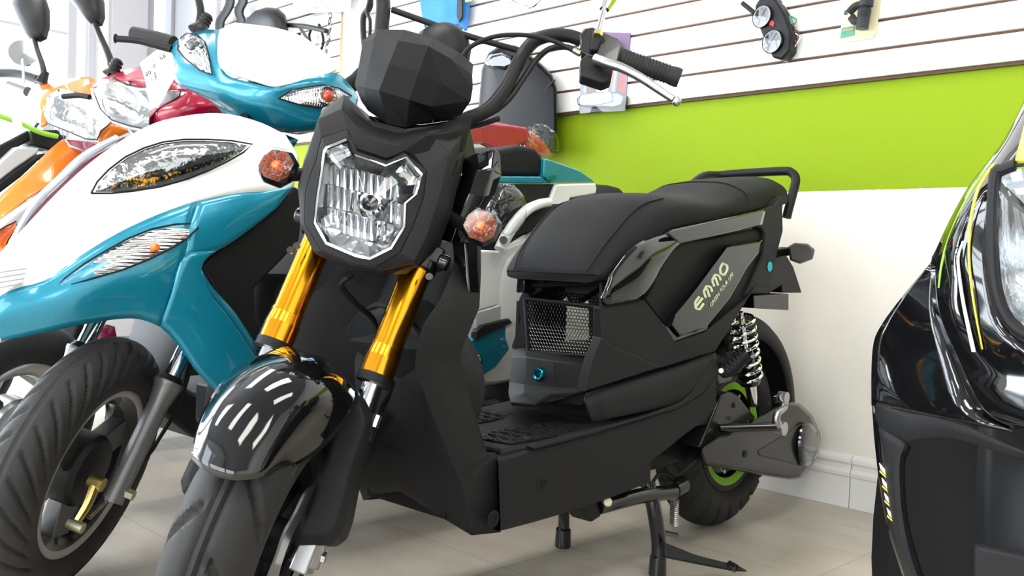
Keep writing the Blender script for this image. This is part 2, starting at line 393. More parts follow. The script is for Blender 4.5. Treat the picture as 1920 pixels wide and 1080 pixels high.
# ceiling fixtures: long boxes with three bare tubes
def fixture(x,y,rz,first=[None]):
    M=Matrix.Translation((x,y,ZC))@Matrix.Rotation(rz,4,'Z')
    t=thing('ceiling_light','ceiling light fixture',"ceiling light",M,'ceiling lights above the scooters')
    B=Buf(); B.add(box(-.62,.62,-.31,-.29,-.09,-.0)); B.add(box(-.62,.62,.29,.31,-.09,-.0)); B.add(box(-.62,-.6,-.29,.29,-.09,0)); B.add(box(.6,.62,-.29,.29,-.09,0)); B.add(box(-.6,.6,-.29,.29,-.012,-.002))
    B.mk('housing','wall_white',t,smooth=False)
    for k in range(4): mk('light_strip',*box(-.585,.585,-.27+k*.137,-.27+k*.137+.125,-.06,-.045),'tube_light',t)
    return t
FX=[(-3.6,.9),(-3.6,-1.2),(-1.55,.9),(-1.55,-1.2),(.5,.9),(.5,-1.2),(2.2,-.2)]
for i,(x,y) in enumerate(FX):
    f_=fixture(x,y,PI/2)
    f_['label']='four-strip ceiling light fixture out of the view above the shop floor'
# ================================================================== MAIN SCOOTER (black electric scooter with gold forks)
TH=-1.52714; SX=Vector((math.cos(TH),math.sin(TH),0)); SW=Vector((-math.sin(TH),math.cos(TH),0)); SZ=Vector((0,0,1))
ORG=Vector((-1.27989,1.97042,0))
MM=mframe(ORG,SX,SW,SZ)
M=Frame(MM)
RAKE,DEL,WB,ZAX,OFF=.43563,.70007,1.27948,.23588,.0158
def steer_frame(base,rake,dele,wb,zax,off):
    a=Vector((-math.sin(rake),0,math.cos(rake))); fu=Vector((math.cos(rake),0,math.sin(rake))); w0=Vector((0,1,0))
    o=Vector((wb,0,zax))-fu*off; c,s=math.cos(dele),math.sin(dele)
    return Frame(base@mframe(o,fu*c+w0*s,w0*c-fu*s,a),base)
T_=steer_frame(MM,RAKE,DEL,WB,ZAX,OFF)
ms=thing('electric_scooter','matte and gloss black electric scooter with golden fork tubes standing in the middle foreground','scooter',MM)
# ---- front wheel
ax=T_.d(0,1,0); o=T_.p(OFF,0,0)
def gr_front(t,q):
    e=abs(q); s=(t*12/(2*PI)-e*.95+(0 if q>0 else .5))%1.0
    g=max(0,min(1,(.10-abs(s-.5))/.05))*max(0,min(1,(e-.16)/.06,(.88-e)/.06))
    return max(g,max(0,min(1,(.055-abs(e-.08))/.03))*.7)
tread(o,ax,.232,.118,gr_front,parent=ms,name='front_tire',seg=440,cross=64,depth=.0075)
B=Buf(); B.add(revolve(o,ax,[(.155,-.03),(.168,-.03),(.168,-.024),(.150,-.012),(.150,.012),(.168,.024),(.168,.03),(.155,.03),(.150,.03),(.142,.012),(.142,-.012),(.150,-.03)],48,cap=False))
a_=T_.d(1,0,0); b_=T_.d(0,0,1)
for k in range(5):
    t=k*2*PI/5; d=a_*math.cos(t)+b_*math.sin(t); e=-a_*math.sin(t)+b_*math.cos(t)
    B.add(prism([o+d*.03+e*.022+ax*.012,o+d*.146+e*.012+ax*.010,o+d*.146-e*.012+ax*.010,o+d*.03-e*.022+ax*.012],-ax*.022))
B.add(cyl(o-ax*.05,o+ax*.05,.034,20)); B.mk('front_rim','soft_black',ms,bevel=.002)
B=Buf()
rows=[]
for k in range(61):
    t=k/60*2*PI; d=a_*math.cos(t)+b_*math.sin(t); wv=.004*math.sin(t*10)
    rows.append([o+ax*.062+d*.060,o+ax*.062+d*(.104+wv),o+ax*.066+d*(.104+wv),o+ax*.066+d*.060])
B.add(grid(rows)); 
mk('brake_disc',B.v,B.f,'steel',ms,angle=.5)
# ---- forks
for s,nm in((1,'left'),(-1,'right')):
    w=.0835*s
    P=lambda v,du=0:T_.p(OFF+du,w,v)
    mk('chrome_stanchion',*cyl(P(.10),P(.30),.0165,24),'chrome',ms)
    B=Buf(); B.add(cyl(P(.275),P(.305),.0275,32)); B.add(cyl(P(.303),P(.322),.0275,32,.0255)); B.add(cyl(P(.322),P(.326),.0262,32)); B.add(cyl(P(.326),P(.470),.0245,32))
    o_=B.mk('fork_tube','gold',ms,angle=.3); o_['label']='golden anodised fork tube'
    B=Buf(); B.add(cyl(P(.262),P(.276),.0285,28)); B.mk('fork_seal','soft_black',ms)
    B=Buf(); B.add(cyl(P(-.02),P(.13),.024,20,.021)); B.add(prism([T_.p(OFF-.03,w-.018*s*0-.012,-.03),T_.p(OFF+.03,w-.012,-.03),T_.p(OFF+.028,w-.012,.02),T_.p(OFF-.02,w-.012,.04)],T_.d(0,.026,0)))
    B.mk('fork_foot','steel' ,ms,bevel=.003)
    B=Buf(); B.add(cyl(T_.p(OFF,w,0),T_.p(OFF,w+.028*s,0),.009,6)); B.add(cyl(T_.p(OFF,w+.01*s,0),T_.p(OFF,w+.018*s,0),.014,20)); B.mk('axle_nut','steel',ms)
# triple clamps
B=Buf()
for v,th in((.47,.028),):
    pts=[T_.p(OFF+.035,-.075,v),T_.p(OFF+.035,.075,v),T_.p(OFF+.02,.118,v),T_.p(OFF-.025,.118,v),T_.p(OFF-.05,.03,v),T_.p(OFF-.05,-.03,v),T_.p(OFF-.025,-.118,v),T_.p(OFF+.02,-.118,v)]
    B.add(prism(pts,T_.d(0,0,th)))
for s in(1,-1):
    B.add(cyl(T_.p(OFF,.0835*s,.455),T_.p(OFF,.0835*s,.50),.031,24)); B.add(cyl(T_.p(OFF+.012,.112*s,.478),T_.p(OFF+.012,.130*s,.478),.013,14))
B.mk('fork_clamp','black_metal',ms,bevel=.003)
mk('steering_column',*cyl(T_.p(-.03,0,.49),T_.p(-.02,0,.80),.026,20),'black_metal',ms)
for x,y in((557,462),(545,470),(655,515),(672,522),(805,520)): p=T_.at(x,y,'u',OFF+.045); mk('clamp_bolt',*bolt(p,T_.d(1,0,0),.006,.004,8),'black_metal',ms)
# ---- fork guard: matte panel hanging in front of the lower left leg
gp=[(665,736),(682,745),(699,781),(694,802),(665,890),(648,975),(636,1008),(617,1022),(550,1024),(548,1008),(570,960),(600,873),(607,830),(614,803),(638,770)]
graw=[T_.raw(x,y,'u',.045) for x,y in gp]; gc=sum(graw,Vector())/len(graw)
gi=[Vector((p.x+.016,gc.y+(p.y-gc.y)*.62+.004,gc.z+(p.z-gc.z)*.86)) for p in graw]
def guard(sg):
    n=len(graw); v=[Vector((p.x-.075,sg*p.y,p.z)) for p in graw]+[Vector((p.x,sg*p.y,p.z)) for p in graw]+[Vector((p.x,sg*p.y,p.z)) for p in gi]
    v=[T_.p(*p) for p in v]
    return v,[tuple(range(n)),tuple(range(2*n,3*n))]+[(k*n+i,k*n+(i+1)%n,(k+1)*n+(i+1)%n,(k+1)*n+i) for k in(0,1) for i in range(n)]
for sg in(1,-1): mk('fork_guard',*guard(sg),'matte_black',ms,bevel=.003,angle=.4)
# ---- front mudguard
fr_rows=[[(360,860,.245),(385,883,.262),(430,900,.27),(475,898,.262),(498,888,.245),(500,893,.205)],
 [(372,800,.225),(400,800,.25),(450,808,.262),(515,812,.25),(562,812,.215),(590,850,.15)],
 [(398,745,.185),(430,735,.22),(490,733,.242),(560,735,.228),(612,748,.19),(650,785,.11)],
 [(440,693,.125),(475,683,.17),(530,683,.195),(590,697,.185),(634,712,.14),(668,748,.06)],
 [(500,663,.06),(525,654,.10),(560,660,.125),(605,673,.115),(636,700,.085),(662,728,.02)],
 [(528,650,.01),(545,652,.035),(575,664,.05),(610,680,.04),(632,704,.02),(650,720,-.02)]]
patchT=lambda rows:smoothgrid(pts3(T_,rows,'u'),5,5)
v,f=patchT(fr_rows); mk('front_mudguard',v,f,'gloss_black',ms,solid=.004,angle=1.3)
# rear flap behind the wheel
mk('splash_guard',*smoothgrid([[T_.p(OFF-.13,-.06,.235),T_.p(OFF-.16,0,.245),T_.p(OFF-.13,.06,.235)],[T_.p(OFF-.215,-.06,.15),T_.p(OFF-.235,0,.155),T_.p(OFF-.215,.06,.15)],[T_.p(OFF-.245,-.055,.05),T_.p(OFF-.26,0,.05),T_.p(OFF-.245,.055,.05)]],4,4),'matte_black',ms,solid=.004)
# ---- headlight
U0=.125
outer=[(607,257),(620,246),(648,250),(667,287),(727,303),(757,290),(797,323),(790,368),(786,400),(768,427),(752,470),(707,499),(667,494),(613,474),(578,420),(578,353),(594,310)]
lens=[(611,279),(650,263),(664,292),(723,312),(760,296),(788,328),(778,363),(758,380),(757,423),(733,463),(693,483),(667,478),(613,455),(592,417),(597,370),(605,317)]
def scale2(pts,k,c=None):
    cx=sum(p[0] for p in pts)/len(pts) if c is None else c[0]; cy=sum(p[1] for p in pts)/len(pts) if c is None else c[1]
    return [(cx+(x-cx)*k,cy+(y-cy)*k) for x,y in pts]
def ring(F,loops,closed=True):
    """loops of [(x,y)..],val on axis u -> stitched ring"""
    rows=[[F.at(x,y,'u',val) for x,y in pts] for pts,val in loops]; return grid(rows,closed)
inner=[(605,270)]+[]
# matching 17-point version of the lens outline
lens17=[(608,285),(613,277),(650,262),(665,291),(723,311),(760,295),(789,327),(779,364),(759,381),(757,424),(733,464),(693,484),(666,478),(612,455),(591,417),(596,370),(603,325)]
outer17=[(594,300),(603,258),(652,243),(672,281),(725,299),(757,283),(800,320),(795,366),(789,385),(774,425),(750,474),(703,502),(660,495),(602,470),(572,420),(573,362),(582,330)]
v,f=ring(T_,[(scale2(outer17,1.0),U0-.02),(outer17,U0+.006),(scale2(lens17,1.035),U0+.012),(lens17,U0+.002)]); mk('headlight_bezel',v,f,'matte_black',ms,bevel=.0015,angle=.4)
v,f=ring(T_,[(scale2(lens17,1.03),U0+.0135),(scale2(lens17,.985),U0+.0145),(scale2(lens17,.965),U0-.004)]); o_=mk('headlight_rim',v,f,'chrome',ms,angle=.5)
lc=[T_.at(x,y,'u',U0+.006) for x,y in scale2(lens17,.985)]; cpt=T_.at(690,385,'u',U0+.02); n=len(lc)
mid=[T_.at(x,y,'u',U0+.017) for x,y in scale2(lens17,.6)]
v=[cpt]+mid+lc; f=[(0,1+i,1+(i+1)%n) for i in range(n)]+[(1+i,1+(i+1)%n,1+n+(i+1)%n,1+n+i) for i in range(n)]; mk('headlight_lens',v,f,'lens',ms,smooth=False)
# reflector bowl
cc=(685,385); ringp=[]
for k,(sc,du) in enumerate([(.985,0),(.82,-.038),(.6,-.062),(.3,-.078),(.13,-.082)]): ringp.append((scale2(lens17,sc,cc),U0+du))
v,f=ring(T_,ringp); mk('reflector_bowl',v,f,'reflector_rough',ms,angle=.6)
# vertical flutes over the reflector, in three tiers
B=Buf(); rnd=random.Random(4)
def inpoly(x,y,P):
    c=False; j=len(P)-1
    for i in range(len(P)):
        if (P[i][1]>y)!=(P[j][1]>y) and x<(P[j][0]-P[i][0])*(y-P[i][1])/(P[j][1]-P[i][1])+P[i][0]: c=not c
        j=i
    return c
l_in=scale2(lens17,.93)
for tier,(ya,yb) in enumerate([(300,342),(342,384),(386,428)]):
    for k in range(14):
        x=602+k*12.5; y0=ya+k*3.2; y1=yb+k*3.2-1.5
        if not (inpoly(x+2,y0+3,l_in) and inpoly(x+10,y0+5,l_in) and inpoly(x,y1,l_in) and inpoly(x+9,y1+2,l_in)): continue
        if math.hypot(x+5-697,(y0+y1)/2-390)<26: continue
        du=rnd.uniform(-.004,.004)+.010*((x-690)/90)**2
        a=T_.at(x,y0,'u',U0-.030+du); b=T_.at(x-2,y1,'u',U0-.036+du); c=T_.at(x+9.5,y1+3,'u',U0-.036+du); d=T_.at(x+11.5,y0+3,'u',U0-.030+du); e0=T_.at(x+6,y0+1.5,'u',U0-.022+du); e1=T_.at(x+4,y1+1.5,'u',U0-.030+du)
        B.add(([a,b,e1,e0,c,d],[(0,1,2,3),(3,2,4,5)]))
B.mk('reflector_flute','flute',ms,smooth=False)
# faceted lower bowl
B=Buf()
for k in range(9):
    a0=PI*(.06+.098*k)+.2; a1=a0+PI*.098; 
    for r0,r1,u0_,u1_ in((.30,.58,-.05,-.036),(.58,.90,-.036,-.010)):
        q=[]
        for aa,rr,uu in((a0,r0,u0_),(a1,r0,u0_),(a1,r1,u1_),(a0,r1,u1_)): q.append(T_.at(690+math.cos(aa)*rr*92,405+math.sin(aa)*rr*82,'u',U0+uu+rnd.uniform(-.003,.003)))
        B.add((q,[(0,1,2,3)]))
B.mk('reflector_facet','flute',ms,smooth=False)
o_=T_.at(697,390,'u',U0-.06); 
B=Buf(); B.add(revolve(o_,T_.d(1,0,0),[(.020,0),(.020,.02),(.017,.024),(.013,.022),(.013,.006)],28,cap=False)); B.mk('bulb_shield','chrome',ms)
mk('headlight_bulb',*revolve(o_,T_.d(1,0,0),[(.008,0),(.009,.012),(.007,.024),(.003,.03),(0,.031)],18),'lens',ms)
for pts in ([(611,283),(647,268),(659,290),(619,312)],[(761,301),(784,329),(775,360),(742,322)]):
    B=Buf(); q=[T_.at(x,y,'u',U0-.0) for x,y in pts]; r=[T_.at(x,y,'u',U0-.03) for x,y in scale2(pts,.6)]
    B.add((q+r,[(0,1,5,4),(1,2,6,5),(2,3,7,6),(3,0,4,7),(4,5,6,7)])); B.mk('position_lamp','chrome',ms,smooth=False)
# ---- headlight shroud (matte, turns with the bars): from the bezel back
sh_out=[(594,300),(603,258),(652,243),(672,281),(725,299),(757,283),(800,320),(795,366),(789,385),(774,425),(750,474),(703,502),(660,495),(602,470),(572,420),(573,362),(582,330)]
sh_mid=[(586,262),(598,224),(640,206),(690,262),(745,276),(806,248),(842,288),(828,350),(815,395),(800,440),(775,490),(706,508),(655,500),(590,472),(565,420),(562,350),(574,300)]
sh_back=[(585,262),(607,206),(646,178),(690,226),(760,243),(830,235),(880,232),(862,330),(845,400),(822,460),(785,500),(715,512),(655,505),(592,474),(566,418),(560,348),(572,298)]
v,f=ring(T_,[(sh_out,U0+.004),(sh_mid,U0-.008),(sh_back,U0-.075)]); mk('headlight_shroud',v,f,'matte_black',ms,solid=.003,angle=.35,bevel=.0015)
# body of the shroud reaching back to the column
hb=[T_.at(x,y,'u',U0-.07) for x,y in [(607,206),(646,178),(690,226),(760,243),(830,235),(880,232),(862,330),(822,460),(785,498),(700,508),(600,474),(566,418),(560,348)]]
v=hb+[T_.p(-.07,w,vv) for w,vv in [(-.10,.66),(-.08,.70),(-.03,.69),(.02,.69),(.07,.70),(.10,.70),(.09,.62),(.09,.52),(.07,.48),(0,.46),(-.07,.48),(-.09,.53),(-.10,.6)]]
n=13; f=[(i,(i+1)%n,n+(i+1)%n,n+i) for i in range(n)]+[tuple(range(n,2*n))]; mk('headlight_housing',v,f,'soft_black',ms,bevel=.002,angle=.4)
# left upright glossy strip beside the shroud (photo left)
def strip3(name,rows,mt,thick=.006,ax='u',F=T_,nu=1,nv=1,**k):
    v,f=smoothgrid(pts3(F,rows,ax),nu,nv) if nu>1 else grid(pts3(F,rows,ax)); return mk(name,v,f,mt,ms,solid=thick,**k)
strip3('shroud_wing',[[(640,196,.03),(652,190,.05),(660,200,.03)],[(607,205,.05),(618,215,.075),(632,215,.05)],[(580,290,.05),(590,292,.075),(600,290,.05)],[(566,350,.05),(572,352,.07),(582,350,.05)],[(568,405,.04),(575,408,.06),(585,405,.04)]],'gloss_black',angle=.5)
# ---- upper shroud ears (matte faceted cowl over the lamp)
strip3('lamp_cowl',[[(644,182,.05),(668,214,.085),(700,238,.105),(745,252,.11),(800,243,.10),(845,228,.08),(884,216,.05)],
                   [(625,205,.075),(655,236,.115),(688,262,.13),(742,276,.132),(800,256,.128),(846,250,.10),(882,238,.06)],
                   [(606,235,.10),(648,246,.128),(672,279,.133),(725,296,.134),(757,283,.133),(806,300,.118),(866,280,.07)],
                   [(596,262,.118),(606,257,.129),(670,283,.131),(726,299,.132),(760,284,.131),(800,320,.128),(848,330,.085)]],'visor_black',angle=.3,thick=.004)
# side cheek right of the lamp
strip3('lamp_cheek',[[(800,318,.126),(838,300,.10),(868,282,.07)],[(795,366,.124),(826,352,.10),(852,332,.07)],[(776,425,.12),(806,430,.095),(834,410,.06)],[(752,474,.115),(783,492,.09),(812,470,.05)],[(706,502,.11),(730,512,.09),(760,512,.05)]],'matte_black',angle=.3,thick=.005)
# ---- windscreen visor, faceted
vis=[[(682,78,-.005),(710,58,.03),(759,59,.07),(812,74,.07),(862,103,.03),(885,123,-.005)],
     [(682,82,.045),(703,75,.07),(748,79,.115),(802,89,.118),(843,112,.085),(883,143,.04)],
     [(676,120,.065),(695,118,.09),(731,122,.125),(785,136,.13),(828,160,.105),(884,166,.05)],
     [(668,160,.07),(686,164,.095),(713,170,.125),(767,187,.13),(806,199,.11),(880,189,.055)],
     [(680,188,.055),(693,207,.07),(728,231,.09),(762,237,.092),(815,221,.07),(862,214,.04)]]
g=pts3(T_,vis,'u'); v,f=grid(g); o_=mk('windscreen_visor',v,f,'visor_black',ms,smooth=False,solid=.006)
# cover behind the visor closing it off
back=[T_.p(-.03,w,vv) for w,vv in [(-.10,.80),(-.06,.84),(0,.85),(.05,.83),(.06,.80)]]
# dark dome (instrument pod) behind the visor
c_=T_.at(826,100,'u',-.06)
rows=[]
for i in range(9):
    th=i/8*PI; rows.append([c_+T_.d(-.035*math.cos(k*2*PI/20)*math.sin(th)*1.0,.055*math.sin(k*2*PI/20)*math.sin(th),.062*math.cos(th)) for k in range(20)])
mk('instrument_pod',*grid(rows,True),'soft_black',ms)
# under visor: chrome and dark bracket
B=Buf(); B.add(prism([T_.at(x,y,'u',.02) for x,y in [(690,215),(720,240),(760,250),(820,245),(845,225),(790,232),(740,228)]],T_.d(-.05,0,0))); B.mk('visor_bracket','black_metal',ms,bevel=.002)
# ---- side air scoops: glossy shrouds fixed to the frame, right of the lamp
def fpoly(name,pts,ax,val,thick,mt,F=M,bevel=.003,parent=None,**k):
    v,f=flat(F,pts,ax,val,thick); return mk(name,v,f,mt,parent or ms,bevel=bevel,smooth=True,angle=.5,**k)
v,f=grid(pts3(M,[[(872,300,.06),(895,290,.09),(925,281,.11),(936,290,.12)],[(868,330,.07),(893,325,.115),(921,318,.13),(937,330,.125)],[(850,360,.08),(880,365,.12),(905,368,.13),(925,362,.12)],[(838,410,.08),(862,410,.12),(880,415,.12),(900,400,.11)],[(830,450,.08),(846,455,.11),(858,460,.11),(872,445,.10)]],'w')); mk('side_scoop',v,f,'gloss_black',ms,solid=.008,angle=.25,bevel=.002)
v,f=grid(pts3(M,[[(845,300,.02),(872,300,.06),(866,270,.05)],[(832,400,.03),(868,330,.07),(872,300,.06)],[(815,470,.04),(838,410,.08),(850,360,.08)]],'w')); mk('scoop_liner',v,f,'gloss_black',ms,solid=.005,angle=.3)
for x0 in (0,):
    fpoly('scoop_vent',[(846,302),(862,285),(869,292),(860,308),(848,318)],'w',.088,.004,'silver_paint')
# ---- leg shield
ridge=[(868,455),(850,500),(826,560),(792,614),(778,690),(792,727),(817,793),(847,864),(867,914),(884,1004)]
inner=[(900,455),(900,510),(897,575),(870,640),(860,668),(866,705),(890,780),(912,852),(934,860),(939,998)]
ww=[.10,.13,.155,.17,.17,.165,.16,.155,.15,.14]
rows=[]
for i,((x,y),(xi,yi),w) in enumerate(zip(ridge,inner,ww)):
    a=M.at(x,y,'w',w); b=M.at(xi,yi,'w',w+.004)
    k=[-.10,-.12,-.14,-.15,-.14,-.10,-.06,-.01,.02,.035][i]
    c=Vector((a.x+k,0,a.z+(.05 if i==9 else .03 if i==8 else .0))); d=Vector((a.x+k*.72,w*.55,a.z+(.028 if i==9 else 0)))
    half=[b,a,d]
    rows.append(half+[c]+[Vector((p.x,-p.y,p.z)) for p in reversed(half)])
R=[cr([r[j] for r in rows],4) for j in range(7)]
rr=[[R[j][i] for j in range(7)] for i in range(len(R[0]))]
v,f=grid(rr); mk('leg_shield',v,f,'matte_black',ms,solid=.006,angle=.42,soff=-1)
# inner board behind the leg shield (rider's side)
rows=[]
for i,((xi,yi),w) in enumerate(zip(inner[:9],ww)):
    b=M.at(xi,yi,'w',w+.002); rows.append([b,Vector((b.x-.008,w*.5,b.z)),Vector((b.x-.008,-w*.5,b.z)),Vector((b.x,-b.y,b.z))])
mk('inner_board',*grid(rows),'matte_black',ms,solid=.005,angle=.5)
# glossy seam trim on the inner edge
fpoly('inner_trim',[(872,455),(897,452),(900,560),(868,635),(862,665),(855,655),(868,600),(880,560)],'w',.150,.03,'gloss_black')
mk('bag_hook',*tube([M.at(886,697,'s',.80),M.at(893,690,'s',.79),M.at(899,676,'s',.785),M.at(892,668,'s',.785)],.006,10),'black_metal',ms)
# core behind forks
B=Buf(); B.add(box(.70,.98,-.10,.10,.22,.30)); B.mk('frame_tube','soft_black',ms)
rows=[]
for sx,k in((.975,.93),(1.00,.93),(1.03,.91),(1.045,.87)):
    rows.append([Vector((sx-.02*abs(w)/.17,w*k,z if z<.4 else .38+(z-.38)*k)) for w,z in [(-.150,.38),(-.165,.43),(-.158,.48),(-.125,.53),(-.07,.572),(0,.588),(.07,.572),(.125,.53),(.158,.48),(.165,.43),(.150,.38)]])
rows.append([Vector((p.x+.004,p.y*.88,.38+(p.z-.38)*.88 if p.z>.4 else p.z)) for p in rows[-1]])
v,f=grid(rows); mk('front_body','','',None) if False else None
ob_=smoothgrid([r for r in rows[:4]],4,2); mk('front_body',*ob_,'matte_black',ms,solid=.006,angle=.6)
rw=[rows[3],[Vector((p.x-.03,p.y*.80,.36+(p.z-.38)*.82)) for p in rows[3]]]; mk('front_body_face',*grid(rw+[[Vector((.99,p.y*.3,.36+(p.z-.38)*.4)) for p in rows[3]]]),'soft_black',ms,solid=.004)
# ---- footboard and lower skirt
side=[(934,860),(1110,811),(1277,761),(1318,735),(1346,700),(1344,765),(1322,790),(1277,823),(1222,866),(1222,905),(1160,930),(1085,957),(1000,982),(939,998)]
L_=[M.at(x,y,'w',.158) for x,y in side]; n=len(L_)
R_=[Vector((p.x,-p.y,p.z)) for p in L_]
v=L_+R_; f=[tuple(range(n))[::-1],tuple(range(n,2*n))]+[(i,(i+1)%n,n+(i+1)%n,n+i) for i in range(n) if i not in (13,)]
mk('footboard_body',v,f,'matte_black',ms,bevel=.006,angle=.5)
# raised shoulder of the skirt running up to the tail
v,f=flat(M,[(1000,838),(1110,806),(1200,783),(1277,755),(1300,735),(1320,700),(1343,672),(1346,700),(1318,737),(1277,765),(1110,816),(1003,844)],'w',.166,.02); mk('skirt_rim',v,f,'matte_black',ms,bevel=.004,angle=.5)
# curved shoulder panel between deck and seat body
rows=[[(1097,740,.140),(1097,752,.155),(1110,790,.160)],[(1180,712,.142),(1190,735,.158),(1200,772,.160)],[(1260,690,.144),(1270,712,.160),(1277,752,.160)],[(1310,672,.145),(1322,690,.160),(1318,728,.160)],[(1340,663,.145),(1344,672,.158),(1344,700,.160)]]
v,f=smoothgrid(pts3(M,rows,'w'),3,3); mk('skirt_shoulder',v,f,'matte_black',ms,solid=.006)
# skirt details: two recessed fastener wells
for x,y in((1017,907),(925,973)):
    p=M.at(x,y,'w',.1585); mk('fastener_well',*revolve(p,(0,1,0),[(.014,0),(.013,.001),(.010,.0015),(.008,-.004),(0,-.004)],20),'deep_black',ms)
# deck top
zt=.333
B=Buf(); B.add(box(.56,.90,-.150,.150,zt-.03,zt)); B.mk('footboard','matte_black',ms,bevel=.006)
def treadpad(poly,nm):
    # raised diamond bars inside a polygon given in (s,w)
    B=Buf(); import itertools
    def inside(s,w):
        c=False; j=len(poly)-1
        for i in range(len(poly)):
            if (poly[i][1]>w)!=(poly[j][1]>w) and s<(poly[j][0]-poly[i][0])*(w-poly[i][1])/(poly[j][1]-poly[i][1])+poly[i][0]: c=not c
            j=i
        return c
    B.add(prism([Vector((s,w,zt)) for s,w in poly],(0,0,.003)))
    i=0; s=.35
    while s<.92:
        w=-.16; j=0
        while w<.16:
            ss=s+(.0 if j%2 else .008)
            if inside(ss,w):
                a=PI/4 if (i+j)%2 else -PI/4; d=Vector((math.cos(a),math.sin(a),0))*.007; e=Vector((-d.y,d.x,0))*.28; c=Vector((ss,w,zt+.003))
                B.add(prism([c-d-e*.4,c-e,c+d-e*.4,c+d+e*.4,c+e,c-d+e*.4],(0,0,.0022)))
            w+=.014; j+=1
        s+=.016; i+=1
    B.mk(nm,'soft_black',ms,smooth=False)
treadpad([(.865,.135),(.875,.06),(.80,.035),(.62,.05),(.44,.115),(.46,.145)],'tread_pad')
treadpad([(.865,-.135),(.875,-.06),(.80,-.035),(.66,-.05),(.56,-.115),(.58,-.145)],'tread_pad')
for x,y in((1010,797),(987,822),(1173,770)): p=M.at(x,y,'z',zt+.004); mk('deck_screw',*cyl(p,p+Vector((0,0,.002)),.009,18),'dark_steel',ms)
# ---- under-seat box, lock, foot ledge
bx=[M.at(1100,757,'w',.10),]
def fr(x,y,w): return M.at(x,y,'w',w)
rows=[[(964,652,.565),(985,655,.575),(1040,664,.582),(1112,676,.582)],[(962,672,.59),(990,672,.612),(1040,680,.616),(1108,688,.60)],[(958,720,.60),(990,724,.625),(1040,730,.63),(1098,732,.61)],[(957,745,.60),(990,752,.625),(1040,758,.63),(1094,760,.61)]]
v,f=grid(pts3(M,rows,'s')); mk('battery_cover',v,f,'matte_black',ms,solid=.01,angle=.3,bevel=.002)
B=Buf(); B.add(box(.20,.575,-.12,.13,.30,.455)); B.mk('battery_box','soft_black',ms)
v,f=grid(pts3(M,[[(957,716,.605),(985,722,.632),(1018,727,.635),(1092,728,.615)],[(955,737,.625),(985,740,.665),(1030,741,.66),(1092,737,.630)],[(956,745,.628),(958,757,.73),(1003,761,.72),(1040,752,.65)]],'s')); mk('heel_ledge',v,f,'matte_black',ms,solid=.008,angle=.2,bevel=.002)
p=M.at(1015,702,'s',.622); q=Vector((1,0,.1)).normalized()
mk('seat_lock',*revolve(p,q,[(0,.004),(.006,.004),(.007,.011),(.011,.012),(.014,.008),(.015,0),(.015,-.01)],24),'teal_metal',ms)['label']='teal anodised lock barrel'
# ---- mesh basket under the seat
sf=.585
B=Buf()
P=lambda x,y,s=sf:M.at(x,y,'s',s)
def bar(a,b,r=.005): return tube([a,b],r,8,smooth=False)
for a,b in [((985,560),(1128,577)),((990,660),(1118,668)),((985,560),(992,660)),((1128,520),(1130,660)),((1000,535),(1128,530))]: B.add(bar(P(*a),P(*b)))
Bm=Buf()
def hexmesh(P00,P10,P11,P01,nx,ny,r=.0008):
    B=Buf()
    def q(a,b): return (P00*(1-a)+P10*a)*(1-b)+(P01*(1-a)+P11*a)*b
    for j in range(ny):
        for i in range(nx):
            x0=i/nx; x1=(i+1)/nx; xm=(i+.5)/nx; y0=j/ny; y1=(j+1)/ny; ym=(j+.5)/ny
            if j%2: x0,xm,x1=x0+.5/nx,xm+.5/nx,x1+.5/nx
            for a,b in(((x0,y0+.3/ny),(xm,y0)),((xm,y0),(x1,y0+.3/ny)),((x0,y0+.3/ny),(x0,y1))):
                if max(a[0],b[0])<=1.001: B.add(tube([q(*a),q(*b)],r,4,smooth=False,cap=False))
    return B
hexmesh(P(986,562),P(1128,578),P(1118,668),P(992,660),24,15).mk('mesh_panel','black_metal',ms,smooth=False)
hexmesh(P(1000,515,.50),P(1110,520,.50),P(1128,578,sf),P(990,562,sf),20,10).mk('mesh_panel','black_metal',ms,smooth=False)
# lower reflective strip of mesh, tray and back wall
Q=Buf(); Q.add(box(.30,.58,-.125,.125,.455,.470)); 
B.mk('basket_frame','soft_black',ms)
Q.add(box(.28,.30,-.12,.02,.46,.64)); Q.add(box(.42,.575,-.128,-.118,.46,.56)); Q.mk('basket_tray','deep_black',ms)
Q=Buf(); Q.add(prism([P(x,y,.57) for x,y in [(985,520),(1020,520),(1016,545),(992,560),(984,566)]],(-.12,0,0))); Q.add(prism([P(x,y,.55) for x,y in [(1050,520),(1128,520),(1128,535),(1090,560),(1068,575)]],(-.03,0,0))); Q.mk('seat_bracket','soft_black',ms,bevel=.002)
fpoly('basket_post',[(980,545),(990,545),(1000,570),(1000,600),(992,655),(962,660),(958,650),(975,600),(972,560)],'s',.575,.04,'matte_black')
fpoly('seat_latch',[(968,520),(984,518),(982,548),(967,549)],'s',.60,.03,'black_metal')
